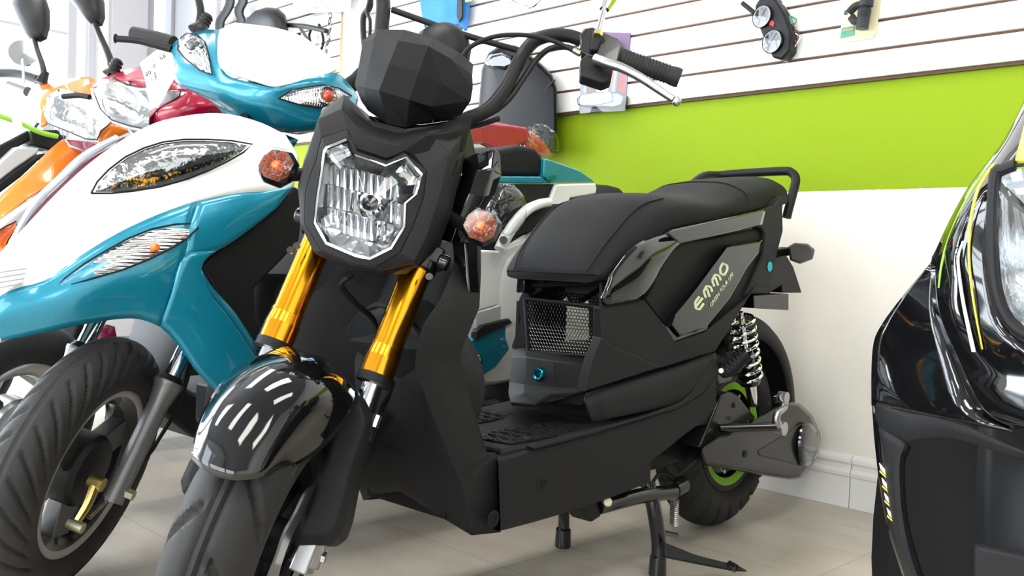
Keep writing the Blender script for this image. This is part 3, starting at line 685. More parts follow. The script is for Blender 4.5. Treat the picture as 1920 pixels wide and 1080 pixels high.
# ---- rear body
core=[(1290,556),(1292,470),(1300,425),(1432,392),(1450,370),(1467,367),(1467,433),(1453,485),(1449,522),(1445,537),(1416,538),(1362,626),(1341,659),(1290,690)]
L_=[M.at(x,y,'w',.136) for x,y in core]; n=len(L_)
def narrow(p): # tail tapers
    k=1 if p.x>.2 else max(.62,1-(.2-p.x)*.8); return k
v=L_+[Vector((p.x,-p.y,p.z)) for p in L_]
f=[tuple(range(n))[::-1],tuple(range(n,2*n))]+[(i,(i+1)%n,n+(i+1)%n,n+i) for i in range(n)]
mk('rear_body','','',None) if False else mk('rear_body',v,f,'matte_black',ms,bevel=.012,angle=.5,bseg=3)
fpoly('side_panel',[(1128,577),(1208,562),(1245,609),(1267,641),(1323,622),(1400,560),(1416,538),(1362,626),(1341,659),(1240,690),(1142,645),(1128,638)],'w',.150,.02,'matte_black',bevel=.004)
fpoly('textured_panel',[(1128,634),(1142,643),(1242,688),(1097,735),(1113,672)],'w',.156,.02,'matte_black',bevel=.004)
fpoly('textured_edge',[(1128,632),(1142,641),(1117,690),(1099,733),(1097,735),(1112,672)],'w',.160,.02,'matte_black',bevel=.003)
fpoly('tail_side',[(1432,392),(1453,386),(1467,366),(1469,433),(1455,485),(1450,522),(1443,540),(1416,537),(1398,556),(1430,480),(1434,440),(1427,426)],'w',.146,.02,'matte_black',bevel=.004)
fpoly('mesh_recess',[(1264,465),(1330,445),(1364,459),(1262,590),(1245,607),(1208,559),(1227,522)],'w',.139,.004,'deep_black')
# glossy fairing band, folded along its length
band=[[(1130,572,.150),(1130,556,.158),(1141,519,.150)],[(1190,566,.152),(1185,520,.165),(1178,470,.150)],[(1215,550,.152),(1212,490,.170),(1215,448,.150)],[(1232,515,.152),(1250,470,.170),(1245,437,.150)],[(1264,465,.150),(1280,448,.166),(1270,432,.150)],[(1340,445,.146),(1345,430,.162),(1345,412,.148)],[(1424,428,.144),(1428,415,.158),(1434,393,.146)]]
v,f=smoothgrid(pts3(M,band,'w'),4,4); mk('side_fairing',v,f,'gloss_black',ms,solid=.008,angle=1.2)
fpoly('fairing_blade',[(1250,438),(1262,431),(1434,393),(1425,424),(1345,442),(1276,457)],'w',.172,.008,'gloss_black')
# logo panel
lp=[(1364,459),(1400,453),(1431,448),(1427,470),(1404,500),(1370,560),(1323,618),(1271,635),(1254,614),(1262,592),(1300,545)]
v0=[M.at(x,y,'w',.146) for x,y in lp]; v1=[M.at(x,y,'w',.160) for x,y in scale2(lp,.94)]; n=len(lp)
mk('logo_panel',v0+v1,[tuple(range(n,2*n))]+[(i,(i+1)%n,n+(i+1)%n,n+i) for i in range(n)],'gloss_black',ms,angle=.2,bevel=.002)
fpoly('panel_frame',[(1254,612),(1246,607),(1100+142,608),(1264,642),(1325,620),(1330,612),(1323,612),(1270,630)],'w',.152,.01,'gloss_black')
# logo strokes
LP=.1608
B=Buf()
E_=[[(1319,539),(1303,548),(1301,575),(1305,583),(1322,574)],[(1307,560),(1320,554)]]
M1=[[(1318,569),(1325,535),(1338,563)],[(1334,560),(1343,523),(1350,545)]]
M2=[[(1338,563),(1341,524),(1352,545)],[]]
letters=[[(1312,556),(1303.8,567),(1305.2,578.5),(1312,580.3),(1320,569)],[(1306,574),(1318,558.5)]]
for dx,dy in((0,0),(15.8,-21.2)): letters+=[[(x+dx,y+dy) for x,y in l] for l in ([(1324,558),(1319.8,547),(1325.5,536),(1333,538.5),(1336,547)],[(1331,556.5),(1325.8,541)])]
letters.append([(1355.8,493.5),(1363.8,498),(1364.2,506),(1358.3,516),(1351.5,512.5),(1350.6,503.5),(1355.8,493.5),(1360,496)])
for l in letters: B.add(stroke(M,'w',LP+.0008,l,3.6))
B.mk('logo_lettering','logo_pale',ms,smooth=False)['label']='pale lettering EMMO'
a=M.at(1333,577,'w',LP+.0005); b=M.at(1376,515,'w',LP+.0005); up=M.at(1325,560,'w',LP+.0005)-a
lettering('slogan_lettering','GREEN YOUR LIFE',a,b-a,up,(b-a).length/8.2,'logo_pale',ms)
mk('round_badge',*revolve(M.at(1443,500,'w',.1465),(0,1,0),[(.012,0),(.012,.001),(.008,.0015),(0,.0015)],20),'teal_metal',ms)
# ---- seat
def seat():
    st=[ # s, z_top_centre, z_shoulder, half width shoulder, z_bottom, half width bottom
     (.622,.628,.626,.100,.612,.112),(.607,.662,.650,.106,.613,.124),(.585,.690,.676,.110,.618,.130),(.553,.722,.706,.113,.634,.136),
     (.515,.756,.738,.116,.672,.142),(.47,.783,.766,.120,.698,.146),(.41,.797,.782,.128,.720,.148),(.33,.800,.786,.134,.732,.150),(.24,.806,.790,.134,.746,.148),
     (.17,.822,.806,.128,.760,.144),(.10,.846,.828,.122,.772,.138),(.02,.862,.846,.116,.786,.132),(-.06,.872,.856,.110,.798,.126),(-.12,.878,.862,.102,.806,.116),(-.155,.872,.856,.090,.812,.106),(-.168,.845,.838,.075,.818,.095)]
    rows=[]
    for s,zt,zs,hs,zb,hb in st:
        h=[Vector((s,0,zt)),Vector((s,hs*.6,zt-(zt-zs)*.25)),Vector((s,hs*.93,zs)),Vector((s,hs+(hb-hs)*.45+.008,zs-(zs-zb)*.30)),Vector((s,hb+.004,zb+.012)),Vector((s,hb,zb)),Vector((s,hb-.02,zb-.004))]
        rows.append([Vector((p.x,-p.y,p.z)) for p in reversed(h[1:])]+h)
    v,f=smoothgrid(rows,3,4); n=len(cr(rows[0],3)); nr=len(v)//n
    f+= [tuple(range(n)),tuple(range((nr-1)*n,nr*n))]
    f+= [(i*n,(i+1)*n,(i+1)*n+n-1,i*n+n-1) for i in range(nr-1)]
    return v,f,rows
v,f,srows=seat(); so=mk('seat','','',None) if False else mk('seat',v,f,'seat_vinyl',ms,angle=1.0)
# stitched seams
for s_ in(1,-1):
    pth=[Vector((r[6].x,s_*.095*(.6+.4*1),r[6].z)) for r in srows[:6]]
    pth=[Vector((r[0+8].x+.0025,s_*r[8].y,r[8].z+.0015)) for r in srows[:7]]
    mk('seat_seam',*tube(pth,.0016,6,4),'deep_black',so)
pth=[Vector((srows[10][j].x,srows[10][j].y,srows[10][j].z+.001)) for j in range(1,12)]
mk('seat_seam',*tube(pth,.0014,6,3),'deep_black',so)
# ---- grab rail
g2=[Vector((-.06,-.125,.845)),Vector((-.14,-.125,.885)),Vector((-.195,-.112,.892)),M.at(1378,326,'s',-.205),M.at(1466,321,'s',-.205),M.at(1484,324,'s',-.207),M.at(1492,337,'s',-.205),M.at(1486,365,'s',-.195),M.at(1478,395,'s',-.18),M.at(1475,408,'s',-.175)]
mk('grab_rail',*tube(g2,.0115,14,5),'soft_black',ms)
fpoly('rail_mount',[(1438,352),(1458,352),(1472,365),(1468,395),(1452,405),(1440,390),(1432,388)],'w',.10,.20,'soft_black',bevel=.006)
# ---- tail: lamp block, plate holder, rear indicator
fpoly('plate_bracket',[(1405,528),(1425,500),(1455,485),(1470,470),(1488,500),(1504,549),(1466,549),(1466,535),(1440,552),(1402,552)],'w',.06,.12,'soft_black',bevel=.003)
fpoly('plate_holder',[(1413,554),(1479,551),(1479,582),(1414,578)],'w',.075,.15,'black_metal',bevel=.002)
fpoly('indicator_stalk',[(1456,468),(1485,463),(1488,478),(1458,484)],'w',.115,.03,'soft_black')
B=Buf(); p=M.at(1504,474,'w',.13); q=M.at(1505,474,'w',.165)
hx=[(1478,462),(1490,455),(1515,457),(1528,468),(1524,486),(1500,495),(1481,488)]
v0=[M.at(x,y,'w',.165) for x,y in scale2(hx,.86)]; v1=[M.at(x,y,'w',.145) for x,y in hx]; v2=[M.at(x,y,'w',.115) for x,y in scale2(hx,.9)]; n=7
mk('rear_indicator',v0+v1+v2,[tuple(range(n)),tuple(range(2*n,3*n))]+[(k*n+i,k*n+(i+1)%n,(k+1)*n+(i+1)%n,(k+1)*n+i) for k in(0,1) for i in range(n)],'soft_black',ms,bevel=.002,angle=.4)
# ---- rear wheel
RC=Vector((-.045,0,.235)); Y=Vector((0,1,0))
def gr_rear(t,q):
    e=abs(q); s=(t*22/(2*PI)+e*.8+(0 if q>0 else .5))%1.0
    return max(0,min(1,(.12-abs(s-.5))/.06))*max(0,min(1,(e-.10)/.06,(.98-e)/.05))
tread(RC,Y,.235,.11,gr_rear,parent=ms,name='rear_tire',seg=260,cross=40,depth=.006)
B=Buf(); B.add(revolve(RC,Y,[(.128,-.045),(.142,-.045),(.142,-.038),(.12,-.02),(.12,.02),(.142,.038),(.142,.045),(.128,.045)],48,cap=False)); B.mk('rear_rim','soft_black',ms)
mk('rim_stripe',*revolve(RC,Y,[(.110,.040),(.128,.0455),(.1295,.042),(.112,.036)],48,cap=False),'green_rim',ms)['label']='lime green rim ring'
mk('hub_motor',*revolve(RC,Y,[(0,-.05),(.09,-.05),(.108,-.035),(.108,.030),(.085,.044),(0,.048)],48),'black_metal',ms,angle=.5)
for k in range(8): a=k*PI/4+.3; mk('hub_bolt',*cyl(RC+Vector((math.cos(a)*.095,.036,math.sin(a)*.095)),RC+Vector((math.cos(a)*.095,.046,math.sin(a)*.095)),.005,8),'steel',ms)
# rear mudguard (hugger)
rows=[]
for i in range(25):
    a=math.radians(-12+0)+math.radians(i/24*150)+PI-math.radians(150-12) if False else math.radians(190-i/24*125)
    R=.283+.012*math.sin(i/24*PI)
    row=[]
    for q in(-1,-.9,-.5,0,.5,.9,1):
        e=abs(q); r=R+(.012*(1-e*e)) - (.05 if e==1 else .012 if e==.9 else 0)
        row.append(RC+Vector((math.cos(a)*r,math.copysign(min(e,.93)*.082,q) if q else 0,math.sin(a)*r)))
    rows.append(row)
v,f=smoothgrid(rows,2,1); mk('rear_mudguard',v,f,'matte_black',ms,solid=.004,angle=1.2)
# ---- shock absorber
for s in(1,-1):
    a=Vector((.095,.118*s,.550)); b=Vector((-.012,.112*s,.315)) if s==1 else Vector((-.012,-.112,.315))
    if s==1: a=M.at(1388,585,'w',.118); b=M.at(1412,760,'w',.118)
    d=(b-a)
    mk('shock_spring',*coil(a+d*.03,a+d*.74,lambda t:.029,8.5,.0042,8,18),'chrome',ms)
    B=Buf(); B.add(cyl(a,a+d*.5,.007,12)); B.mk('shock_rod','chrome',ms)
    B=Buf(); B.add(cyl(a+d*.40,a+d*.72,.017,16)); B.add(cyl(a+d*.70,a+d*.76,.030,16,.024)); B.mk('shock_body','black_metal',ms)
    mk('shock_fork',*cyl(a+d*.76,b,.015,14,.011),'chrome',ms)
# ribbed hose / passenger footpeg beside the spring
pg=[M.at(1352,697,'w',.150),M.at(1372,690,'w',.170),M.at(1400,662,'w',.195)]
mk('passenger_peg',*tube(pg,.016,14,4),'soft_black',ms)
B=Buf()
for k in range(6): 
    c=pg[0].lerp(pg[2],.15+.14*k); dd=(pg[2]-pg[0]).normalized()*.003; B.add(cyl(c-dd,c+dd,.0185,14))
B.mk('peg_rib','matte_black',ms)
B=Buf(); B.add(flat(M,[(1344,692),(1362,690),(1374,702),(1372,716),(1348,722),(1345,710)],'w',.158,.03)); B.mk('peg_mount','black_metal',ms,bevel=.003)
mk('peg_bolt',*cyl(M.at(1352,695,'w',.158),M.at(1352,695,'w',.166),.0055,12),'zinc',ms)
# ---- motor cover / swingarm
B=Buf(); B.add(flat(M,[(1310,838),(1325,815),(1300,860),(1290,850),(1262,870),(1275,845),(1340,760),(1352,735),(1362,740),(1330,800)],'w',.085,.03)); 
mc=[(1311,840),(1345,818),(1385,805),(1445,768),(1475,752),(1500,756),(1523,778),(1538,812),(1540,832),(1530,864),(1504,896),(1480,899),(1420,890),(1380,882),(1318,872),(1311,855)]
v0=[M.at(x,y,'w',.125) for x,y in mc]; v1=[M.at(x,y,'w',.160) for x,y in scale2(mc,.955,(1425,835))]; v2=[M.at(x,y,'w',.085) for x,y in mc]; n=len(mc)
mk('motor_cover',v0+v1+v2,[tuple(range(n,2*n))]+[(i,(i+1)%n,n+(i+1)%n,n+i) for i in range(n)]+[(i,(i+1)%n,2*n+(i+1)%n,2*n+i) for i in range(n)]+[tuple(range(2*n,3*n))],'cover_black',ms,bevel=.006,angle=.6,bseg=3)
fpoly('swingarm_plate',[(1312,840),(1352,742),(1366,735),(1382,740),(1418,783),(1412,790),(1345,828)],'w',.135,.05,'cover_black',bevel=.004)
fpoly('cover_inset',[(1420,845),(1500,796),(1512,792),(1512,872),(1500,874),(1424,855)],'w',.1615,.006,'cover_black',bevel=.003)
mk('cover_scoop',*smoothgrid(pts3(M,[[(1493,802,.150),(1505,796,.166),(1520,795,.166),(1533,815,.150)],[(1489,835,.152),(1500,835,.172),(1515,835,.172),(1538,838,.152)],[(1492,868,.150),(1503,872,.166),(1513,873,.162),(1526,860,.150)]],'w'),4,4),'gloss_black',ms,solid=.005)
for x,y,r in((1376,760,.006),(1337,812,.006),(1397,851,.008),(1402,790,.005)): p=M.at(x,y,'w',.136 if x<1380 else .161); mk('cover_bolt',*cyl(p-Vector((0,.004,0)),p+Vector((0,.0012,0)),r,14),'deep_black',ms)
mk('swing_arm',*tube([M.at(1260,880,'w',.05),M.at(1300,845,'w',.07),M.at(1340,790,'w',.08)],.022,10,3),'soft_black',ms)
# ---- crank shaft and pedal crank
c0=M.at(1350,803,'w',.14); c1=M.at(1455,800,'w',.235)
mk('crank_shaft',*cyl(c0,c1,.010,16),'black_metal',ms)
pts=[(1464,803),(1456,790),(1458,775),(1470,762),(1468,745)]
cy=[M.at(x,y,'w',.235) for x,y in pts]
B=Buf(); B.add(tube(cy,lambda t:.0085+.002*abs(t-.5),12,5))
for k in(0,-1):
    B.add(cyl(cy[k]+Vector((0,-.009,0)),cy[k]+Vector((0,.010,0)),.0155 if k==0 else .013,20))
B.mk('pedal_crank','steel',ms,angle=.6)
mk('crank_cap',*cyl(M.at(1455,748,'w',.215),M.at(1468,745,'w',.240),.009,14),'chrome',ms)
# ---- centre stand with spring, side brackets
B=Buf()
fl=M.at(1232,1090,'w',.13); fl.z=.012; fr_=Vector((fl.x,-.125,.012)); pv=Vector((fl.x+.02,.11,.195)); pv2=Vector((fl.x+.02,-.11,.195))
B.add(tube([pv,Vector((pv.x-.005,.125,.14)),Vector((fl.x,.13,.07)),fl],.0155,12,5)); B.add(tube([pv2,Vector((pv.x-.005,-.12,.14)),Vector((fl.x,-.125,.07)),fr_],.013,12,5)); B.add(cyl(pv,pv2,.012,12))
B.mk('centre_stand','black_metal',ms)
for p in(fl,fr_): mk('stand_foot',*cyl(Vector((p.x,p.y,.0)),Vector((p.x,p.y,.045)),.019,14,.017),'black_metal',ms,bevel=.004)
# kick lever of the stand
k0=Vector((fl.x-.0,.13,.075)); 
B=Buf(); l=[M.at(x,y,'z',z) for x,y,z in [(1246,1016,.085),(1248,1044,.06),(1318,1058,.04),(1380,1070,.026),(1404,1071,.024),(1385,1060,.03),(1340,1050,.042),(1300,1038,.058)]]
B.add(prism(l,(0,-.010,-.004))); B.mk('stand_lever','soft_black',ms,bevel=.002)
mk('lever_tread',*cyl(M.at(1366,1058,'z',.034),M.at(1380,1066,'z',.030),.009,12),'black_metal',ms)
a=M.at(1265,934,'w',.10); b=M.at(1264,985,'w',.10); e=M.at(1263,1005,'w',.10)
mk('stand_spring',*coil(a,b,.0085,14,.0018,6,12),'steel',ms); mk('spring_hook',*tube([b,b.lerp(e,.5),e],.0016,6,3),'steel',ms)
mk('spring_bracket',*cyl(M.at(1240,998,'w',.125),M.at(1268,1004,'w',.10),.006,10),'black_metal',ms)
B=Buf(); B.add(tube([M.at(1120,950,'w',.12),M.at(1200,930,'w',.12),M.at(1262,922,'w',.12)],.016,12,4)); B.add(cyl(M.at(1262,918,'w',.115),M.at(1280,908,'w',.115),.019,16)); B.mk('stand_bracket','black_metal',ms)
B=Buf(); B.add(flat(M,[(1085,930),(1100,925),(1122,942),(1128,968),(1110,980),(1088,955)],'w',.13,.05)); B.mk('frame_bracket','soft_black',ms,bevel=.004)
mk('bracket_bolt',*cyl(M.at(1137,942,'w',.135),M.at(1140,941,'w',.145),.010,8),'zinc',ms,bevel=.002)
mk('looped_hose',*tube([M.at(1262,925,'w',.09),M.at(1255,895,'w',.09),M.at(1235,890,'w',.10),M.at(1222,915,'w',.11),M.at(1245,930,'w',.11)],.004,8,6),'soft_black',ms)
B=Buf(); B.add(box(.05,.42,-.07,.07,.20,.30)); B.mk('controller_box','soft_black',ms,bevel=.01)
# ---- turn signals
def signal(c,cx,cy,R,fw,label):
    # clear octagonal lens over an amber bulb; fw faces forward
    k=[(-.9,.3),(-.55,.85),(.35,.95),(.95,.45),(.95,-.45),(.5,-.95),(-.4,-.9),(-.95,-.4)]
    back=[c+cx*a*R*.95+cy*b*R-fw*.014 for a,b in k]; mid=[c+cx*a*R+cy*b*R for a,b in k]; fr=[c+cx*a*R*.78+cy*b*R*.78+fw*.014 for a,b in k]; n=8
    hb=[c+cx*a*R*.6+cy*b*R*.6-fw*.034 for a,b in k]
    mk('signal_housing',back+hb,[(i,(i+1)%n,n+(i+1)%n,n+i) for i in range(n)]+[tuple(range(n,2*n))],'soft_black',ms,smooth=False,bevel=.002)
    mk('signal_lens',back+mid+fr,[(j*n+i,j*n+(i+1)%n,(j+1)*n+(i+1)%n,(j+1)*n+i) for j in(0,1) for i in range(n)]+[tuple(range(2*n,3*n))],'lens',ms,smooth=False,solid=.002)
    rc=[c+cx*a*R*.82+cy*b*R*.82+fw*.002 for a,b in k]; ri=[c+cx*a*R*.35+cy*b*R*.35-fw*.014 for a,b in k]
    mk('signal_reflector',rc+ri,[(i,(i+1)%n,n+(i+1)%n,n+i) for i in range(n)]+[tuple(range(n,2*n))],'reflector_rough',ms,smooth=False)
    B=Buf()
    for i in range(-3,4):
        for j in range(-3,4):
            if abs(i)+abs(j)<5: p=c+cx*i*R*.2+cy*j*R*.2+fw*.002; B.add(cyl(p,p+fw*.004,R*.07,6,R*.02))
    B.mk('signal_prism','red_plastic',ms,smooth=False)
    mk('signal_bulb',*revolve(c-fw*.012,fw,[(.007,0),(.010,.006),(.0095,.012),(.005,.018),(0,.019)],16),'amber',ms)
fw=T_.d(1,0,0)
cR=T_.at(518,310,'w',-.165); cL=T_.at(901,424,'w',.165)
vx=T_.d(0,1,0); vz=T_.d(0,0,1)
fv=(fw+vz*(-.12)).normalized()
signal(cR,vx,vz,.0325,fv,''); signal(cL,vx,vz,.031,fv,'')
mk('signal_stalk',*cyl(cR-fw*.03+vx*.01,T_.p(OFF+.03,-.09,.56),.010,12,.012),'soft_black',ms)
mk('signal_stalk',*cyl(cL-fw*.03-vx*.01,T_.p(OFF+.0,.09,.56),.010,12,.012),'soft_black',ms)
# ---- handlebar
hb=[(852,226,.0),(880,221,-.01),(915,205,-.02),(945,170,-.03),(968,125,-.04),(985,95,-.05),(1005,75,-.055),(1035,66,-.06),(1070,68,-.06),(1100,80,-.06),(1140,98,-.06)]
L0=[T_.at(x,y,'u',u) for x,y,u in hb]
mk('handlebar',*tube([T_.p(.0,.0,.745)]+L0,.0125,16,4),'soft_black',ms)
gr0=T_.at(1150,103,'u',-.06); gr1=T_.at(1275,147,'u',-.06)
hR=[T_.p(.0,-.0,.745),T_.p(-.02,-.06,.76),T_.at(706,150,'u',-.03),T_.at(715,60,'u',-.04),T_.at(716,-10,'u',-.05),T_.p(-.06,-.22,.985),T_.p(-.06,-.40,.945)]
mk('handlebar',*tube(hR,.0135,16,5),'soft_black',ms)
mk('hand_grip',*cyl(T_.p(-.06,-.29,.97),T_.p(-.06,-.42,.94),.0175,18),'rubber',ms)
mk('cross_brace',*tube([T_.at(735,18,'u',-.045),T_.at(860,62,'u',-.05),T_.at(985,98,'u',-.05)],.0058,12,3),'soft_black',ms)
B=Buf(); dg=(gr1-gr0); 
prof=[(.018,0),(.019,.004),(.019,.012),(.0165,.016)]
for k in range(14): h=.020+k*.0062; prof+=[(.0172,h),(.0172,h+.003),(.0160,h+.0035),(.0160,h+.0058)]
prof+=[(.0172,.112),(.0178,dg.length-.006),(.0165,dg.length),(0,dg.length)]
mk('hand_grip',*revolve(gr0,dg,prof,28),'rubber',ms,angle=.5)
B=Buf(); e0=T_.at(1095,75,'u',-.06); e1=T_.at(1160,108,'u',-.06)
dd=(e1-e0).normalized()
B.add(cyl(e0+dd*.002,e0+dd*.022,.026,18)); B.add(cyl(e0+dd*.024,e0+dd*.046,.029,18,.024)); B.mk('switch_housing','soft_black',ms,bevel=.003)
fpoly('switch_block',[(1088,112),(1100,100),(1150,128),(1146,150),(1130,156),(1088,142)],'u',-.03,.03,'soft_black',F=T_)
fpoly('brake_perch',[(1086,66),(1095,52),(1112,50),(1160,72),(1166,84),(1158,118),(1140,122),(1120,110),(1090,100)],'u',-.035,.02,'black_metal',F=T_)
fpoly('mirror_boss',[(1112,56),(1128,54),(1132,66),(1120,94),(1106,92)],'u',-.02,.03,'soft_black',F=T_)
lv=[T_.at(x,y,'u',u) for x,y,u in [(1116,110,-.02),(1135,117,-.012),(1165,127,-.005),(1200,145,.0),(1235,168,.0),(1262,186,0)]]
mk('brake_lever',*tube(lv,lambda t:.0095-.003*t,12,5),'steel',ms)
B=Buf(); c=T_.at(1269,190,'u',0); rows=[]
for i in range(9): th=i/8*PI; rows.append([c+T_.d(math.cos(k*PI/6)*math.sin(th),math.sin(k*PI/6)*math.sin(th),math.cos(th))*.0085 for k in range(12)])
mk('lever_ball',*grid(rows,True),'steel',ms)
a=T_.at(1121,64,'u',-.02); b=T_.at(1133,18,'u',-.02); e=T_.at(1150,-40,'u',-.02)
mk('mirror_stem',*cyl(a,b,.0055,12),'chrome',ms); mk('mirror_stem',*cyl(b,e,.009,12,.03),'chrome',ms)
mk('stem_nut',*cyl(a-(b-a)*.06,a+(b-a)*.10,.0085,6),'brass',ms)
mk('brake_cable',*tube([T_.at(862,112,'u',-.0),T_.at(885,86,'u',.0),T_.at(930,68,'u',-.01),T_.at(985,66,'u',-.02),T_.at(1040,78,'u',-.025),T_.at(1088,102,'u',-.02)],.0042,10,6),'soft_black',ms)
mk('cable_ferrule',*cyl(T_.at(1075,94,'u',-.02),T_.at(1088,101,'u',-.02),.0058,10),'zinc',ms)
mk('wire_loom',*tube([T_.at(1088,98,'u',-.05),T_.at(1060,88,'u',-.055),T_.at(1030,92,'u',-.055),T_.at(1006,112,'u',-.05),T_.at(985,142,'u',-.045),T_.at(955,185,'u',-.035),T_.at(920,212,'u',-.03),T_.at(870,232,'u',-.02)],.0055,8,5),'soft_black',ms)
mk('wire_loom',*tube([T_.at(935,222,'u',-.05),T_.at(905,232,'u',-.04),T_.at(878,240,'u',-.03),T_.at(872,262,'u',-.03),T_.at(866,285,'u',-.04)],.005,8,5),'soft_black',ms)
mk('brake_hose',*tube([T_.at(660,515,'u',.03),T_.at(640,535,'u',.02),T_.at(668,570,'u',-.02),T_.at(700,600,'u',-.06),T_.at(708,640,'u',-.08)],.0048,10,6),'deep_black',ms)
mk('brake_hose',*tube([T_.at(735,715,'w',.10),T_.at(725,745,'w',.10),T_.at(708,780,'w',.105),T_.at(690,830,'w',.11)],.006,10,5),'deep_black',ms)
mk('hose_clip',*cyl(T_.at(708,778,'w',.108),T_.at(700,800,'w',.108),.009,10),'chrome',ms)
B=Buf(); B.add(prism([T_.p(OFF-.08,.058,.02),T_.p(OFF-.03,.058,.06),T_.p(OFF+.0,.058,.10),T_.p(OFF-.05,.058,.12),T_.p(OFF-.10,.058,.07)],T_.d(0,.03,0))); B.mk('brake_caliper','dark_steel',ms,bevel=.004)
# ================================================================== CLASSIC SCOOTERS (shared running gear)
def running_gear(root,Bm,wb,zax,rake,dele,R,tw,rim,colors,off=0.0,rimmat='dark_steel',groove=None,legmat='grey_paint',drum=True,fork_w=.09,detail=True):
    """front wheel, forks, rear wheel, floor, leg shield, seat and tail shells in the scooter's own axes"""
    T2=steer_frame(Bm.M,rake,dele,wb,zax,off); T2.base=Bm.M
    ax=T2.d(0,1,0); o=T2.p(off,0,0)
    def g0(t,q):
        e=abs(q); s=(t*34/(2*PI)-e**1.5*2.0+(0 if q>0 else .5))%1.0
        g=max(0,min(1,(.17-abs(s-.5))/.10))*max(0,min(1,(e-.14)/.08,(1.0-e)/.05))
        return max(g,max(0,min(1,(.07-e)/.04))*.6)
    tread(o,ax,R,tw,groove or g0,parent=root,name='front_tire',seg=520 if detail else 90,cross=60 if detail else 18,depth=.0045 if detail else .001)
    h=tw*.34
    mk('front_rim',*revolve(o,ax,[(rim-.012,-h),(rim+.004,-h-.003),(rim+.004,-h+.006),(rim-.022,-h+.012),(rim-.026,0),(rim-.022,h-.012),(rim+.004,h-.006),(rim+.004,h+.003),(rim-.012,h),(rim-.030,h-.016),(rim-.034,0),(rim-.030,-h+.016),(rim-.012,-h)],56,cap=False),rimmat,root,angle=.6)
    for s_ in(1,-1): mk('rim_lip',*revolve(o+ax*s_*(h+.002),ax*s_,[(rim-.014,-.004),(rim-.008,.001),(rim+.002,.002),(rim+.004,-.003)],56,cap=False),'steel',root)
    a_=T2.d(1,0,0); b_=T2.d(0,0,1)
    for k in range(3):
        t=k*2*PI/3+2.35; d=a_*math.cos(t)+b_*math.sin(t); e=-a_*math.sin(t)+b_*math.cos(t)
        mk('wheel_spoke',*prism([o+d*.05+e*.03+ax*.014,o+d*(rim-.03)+e*.030+ax*.02,o+d*(rim-.03)-e*.030+ax*.02,o+d*.05-e*.03+ax*.014],-ax*.03),'dark_steel',root,bevel=.003)
    mk('brake_drum',*revolve(o,ax,[(0,-.04),(.05,-.04),(.068,-.02),(.068,.024),(.062,.034),(.03,.040),(0,.041)],40),'soft_black' if drum else 'steel',root,angle=.5)
    for s in(1,-1):
        P=lambda v,du=0:T2.p(off+du,fork_w*s,v)
        mk('chrome_stanchion',*cyl(P(.15),P(.42),.0155,20),'chrome',root)
        mk('fork_leg',*tube([P(-.035),P(.12),P(.155),P(.19),P(.20)],lambda t:.0195 if t<.5 else .0195+.0085*min(1,(t-.5)/.3),20,6),legmat,root)
        mk('fork_seal',*cyl(P(.198),P(.212),.026,20,.018),'soft_black',root)
        mk('axle_nut',*cyl(P(-.012),T2.p(off,(fork_w+.032)*s,-.012),.010,6),'zinc',root)
    # rear wheel, floor and shells
    rc=Vector((0,0,R-.01)); Y=Vector((0,1,0))
    tread(rc,Y,R,tw*1.1,lambda t,q:0,parent=root,name='rear_tire',seg=80,cross=14,depth=.001)
    mk('rear_rim',*revolve(rc,Y,[(0,-.05),(rim*.7,-.05),(rim,-.035),(rim,.035),(rim*.7,.05),(0,.05)],32),rimmat,root,angle=.5)
    c1,c2=colors
    fl=[(.34,.30),(.90,.30),(1.0,.36),(1.0,.27),(.90,.19),(.34,.19)]
    mk('footboard',*prism([Vector((s,-.15,z)) for s,z in fl],(0,.30,0)),'soft_black',root,bevel=.01)
    rows=[]
    for z,s,w in((.28,.97,.15),(.45,.93,.17),(.62,.86,.175),(.76,.80,.14),(.84,.77,.09)):
        rows.append([Vector((s-.03,-w,z)),Vector((s,-w*.6,z)),Vector((s+.01,0,z)),Vector((s,w*.6,z)),Vector((s-.03,w,z))])
    mk('inner_leg_shield',*smoothgrid(rows,3,3),'soft_black',root,solid=.012)
    st=[(.42,.36,.66,.10),(.34,.34,.69,.14),(.15,.36,.73,.155),(-.10,.42,.76,.14),(-.28,.52,.78,.10),(-.36,.60,.77,.05)]
    rows=[]
    for s,z0,z1,w in st: rows.append([Vector((s,-w*.85,z0)),Vector((s,-w,(z0+z1)/2)),Vector((s,-w*.85,z1)),Vector((s,0,z1+.01)),Vector((s,w*.85,z1)),Vector((s,w,(z0+z1)/2)),Vector((s,w*.85,z0)),Vector((s,0,z0-.005))])
    mk('rear_bodywork',*smoothgrid(rows,3,4,closed=True,cap=True),c1,root)
    rows=[]
    for s,z0,z1,w in [(.40,.70,.71,.06),(.37,.69,.755,.12),(.20,.73,.80,.15),(.0,.75,.81,.15),(-.12,.77,.86,.14),(-.22,.78,.86,.10),(-.26,.79,.82,.05)]:
        rows.append([Vector((s,-w,z0)),Vector((s,-w*1.02,(z0+z1)/2)),Vector((s,-w*.8,z1)),Vector((s,0,z1+.01)),Vector((s,w*.8,z1)),Vector((s,w*1.02,(z0+z1)/2)),Vector((s,w,z0)),Vector((s,0,z0))])
    mk('seat',*smoothgrid(rows,3,3,closed=True,cap=True),'seat_vinyl',root)
    B=Buf()
    for s_ in(1,-1): B.add(tube([Vector((.30,.09*s_,.20)),Vector((.27,.11*s_,.10)),Vector((.25,.13*s_,.012))],.012,10,4))
    B.add(cyl(Vector((.28,-.10,.15)),Vector((.28,.10,.15)),.010,10)); B.mk('centre_stand','black_metal',root)
    return T2
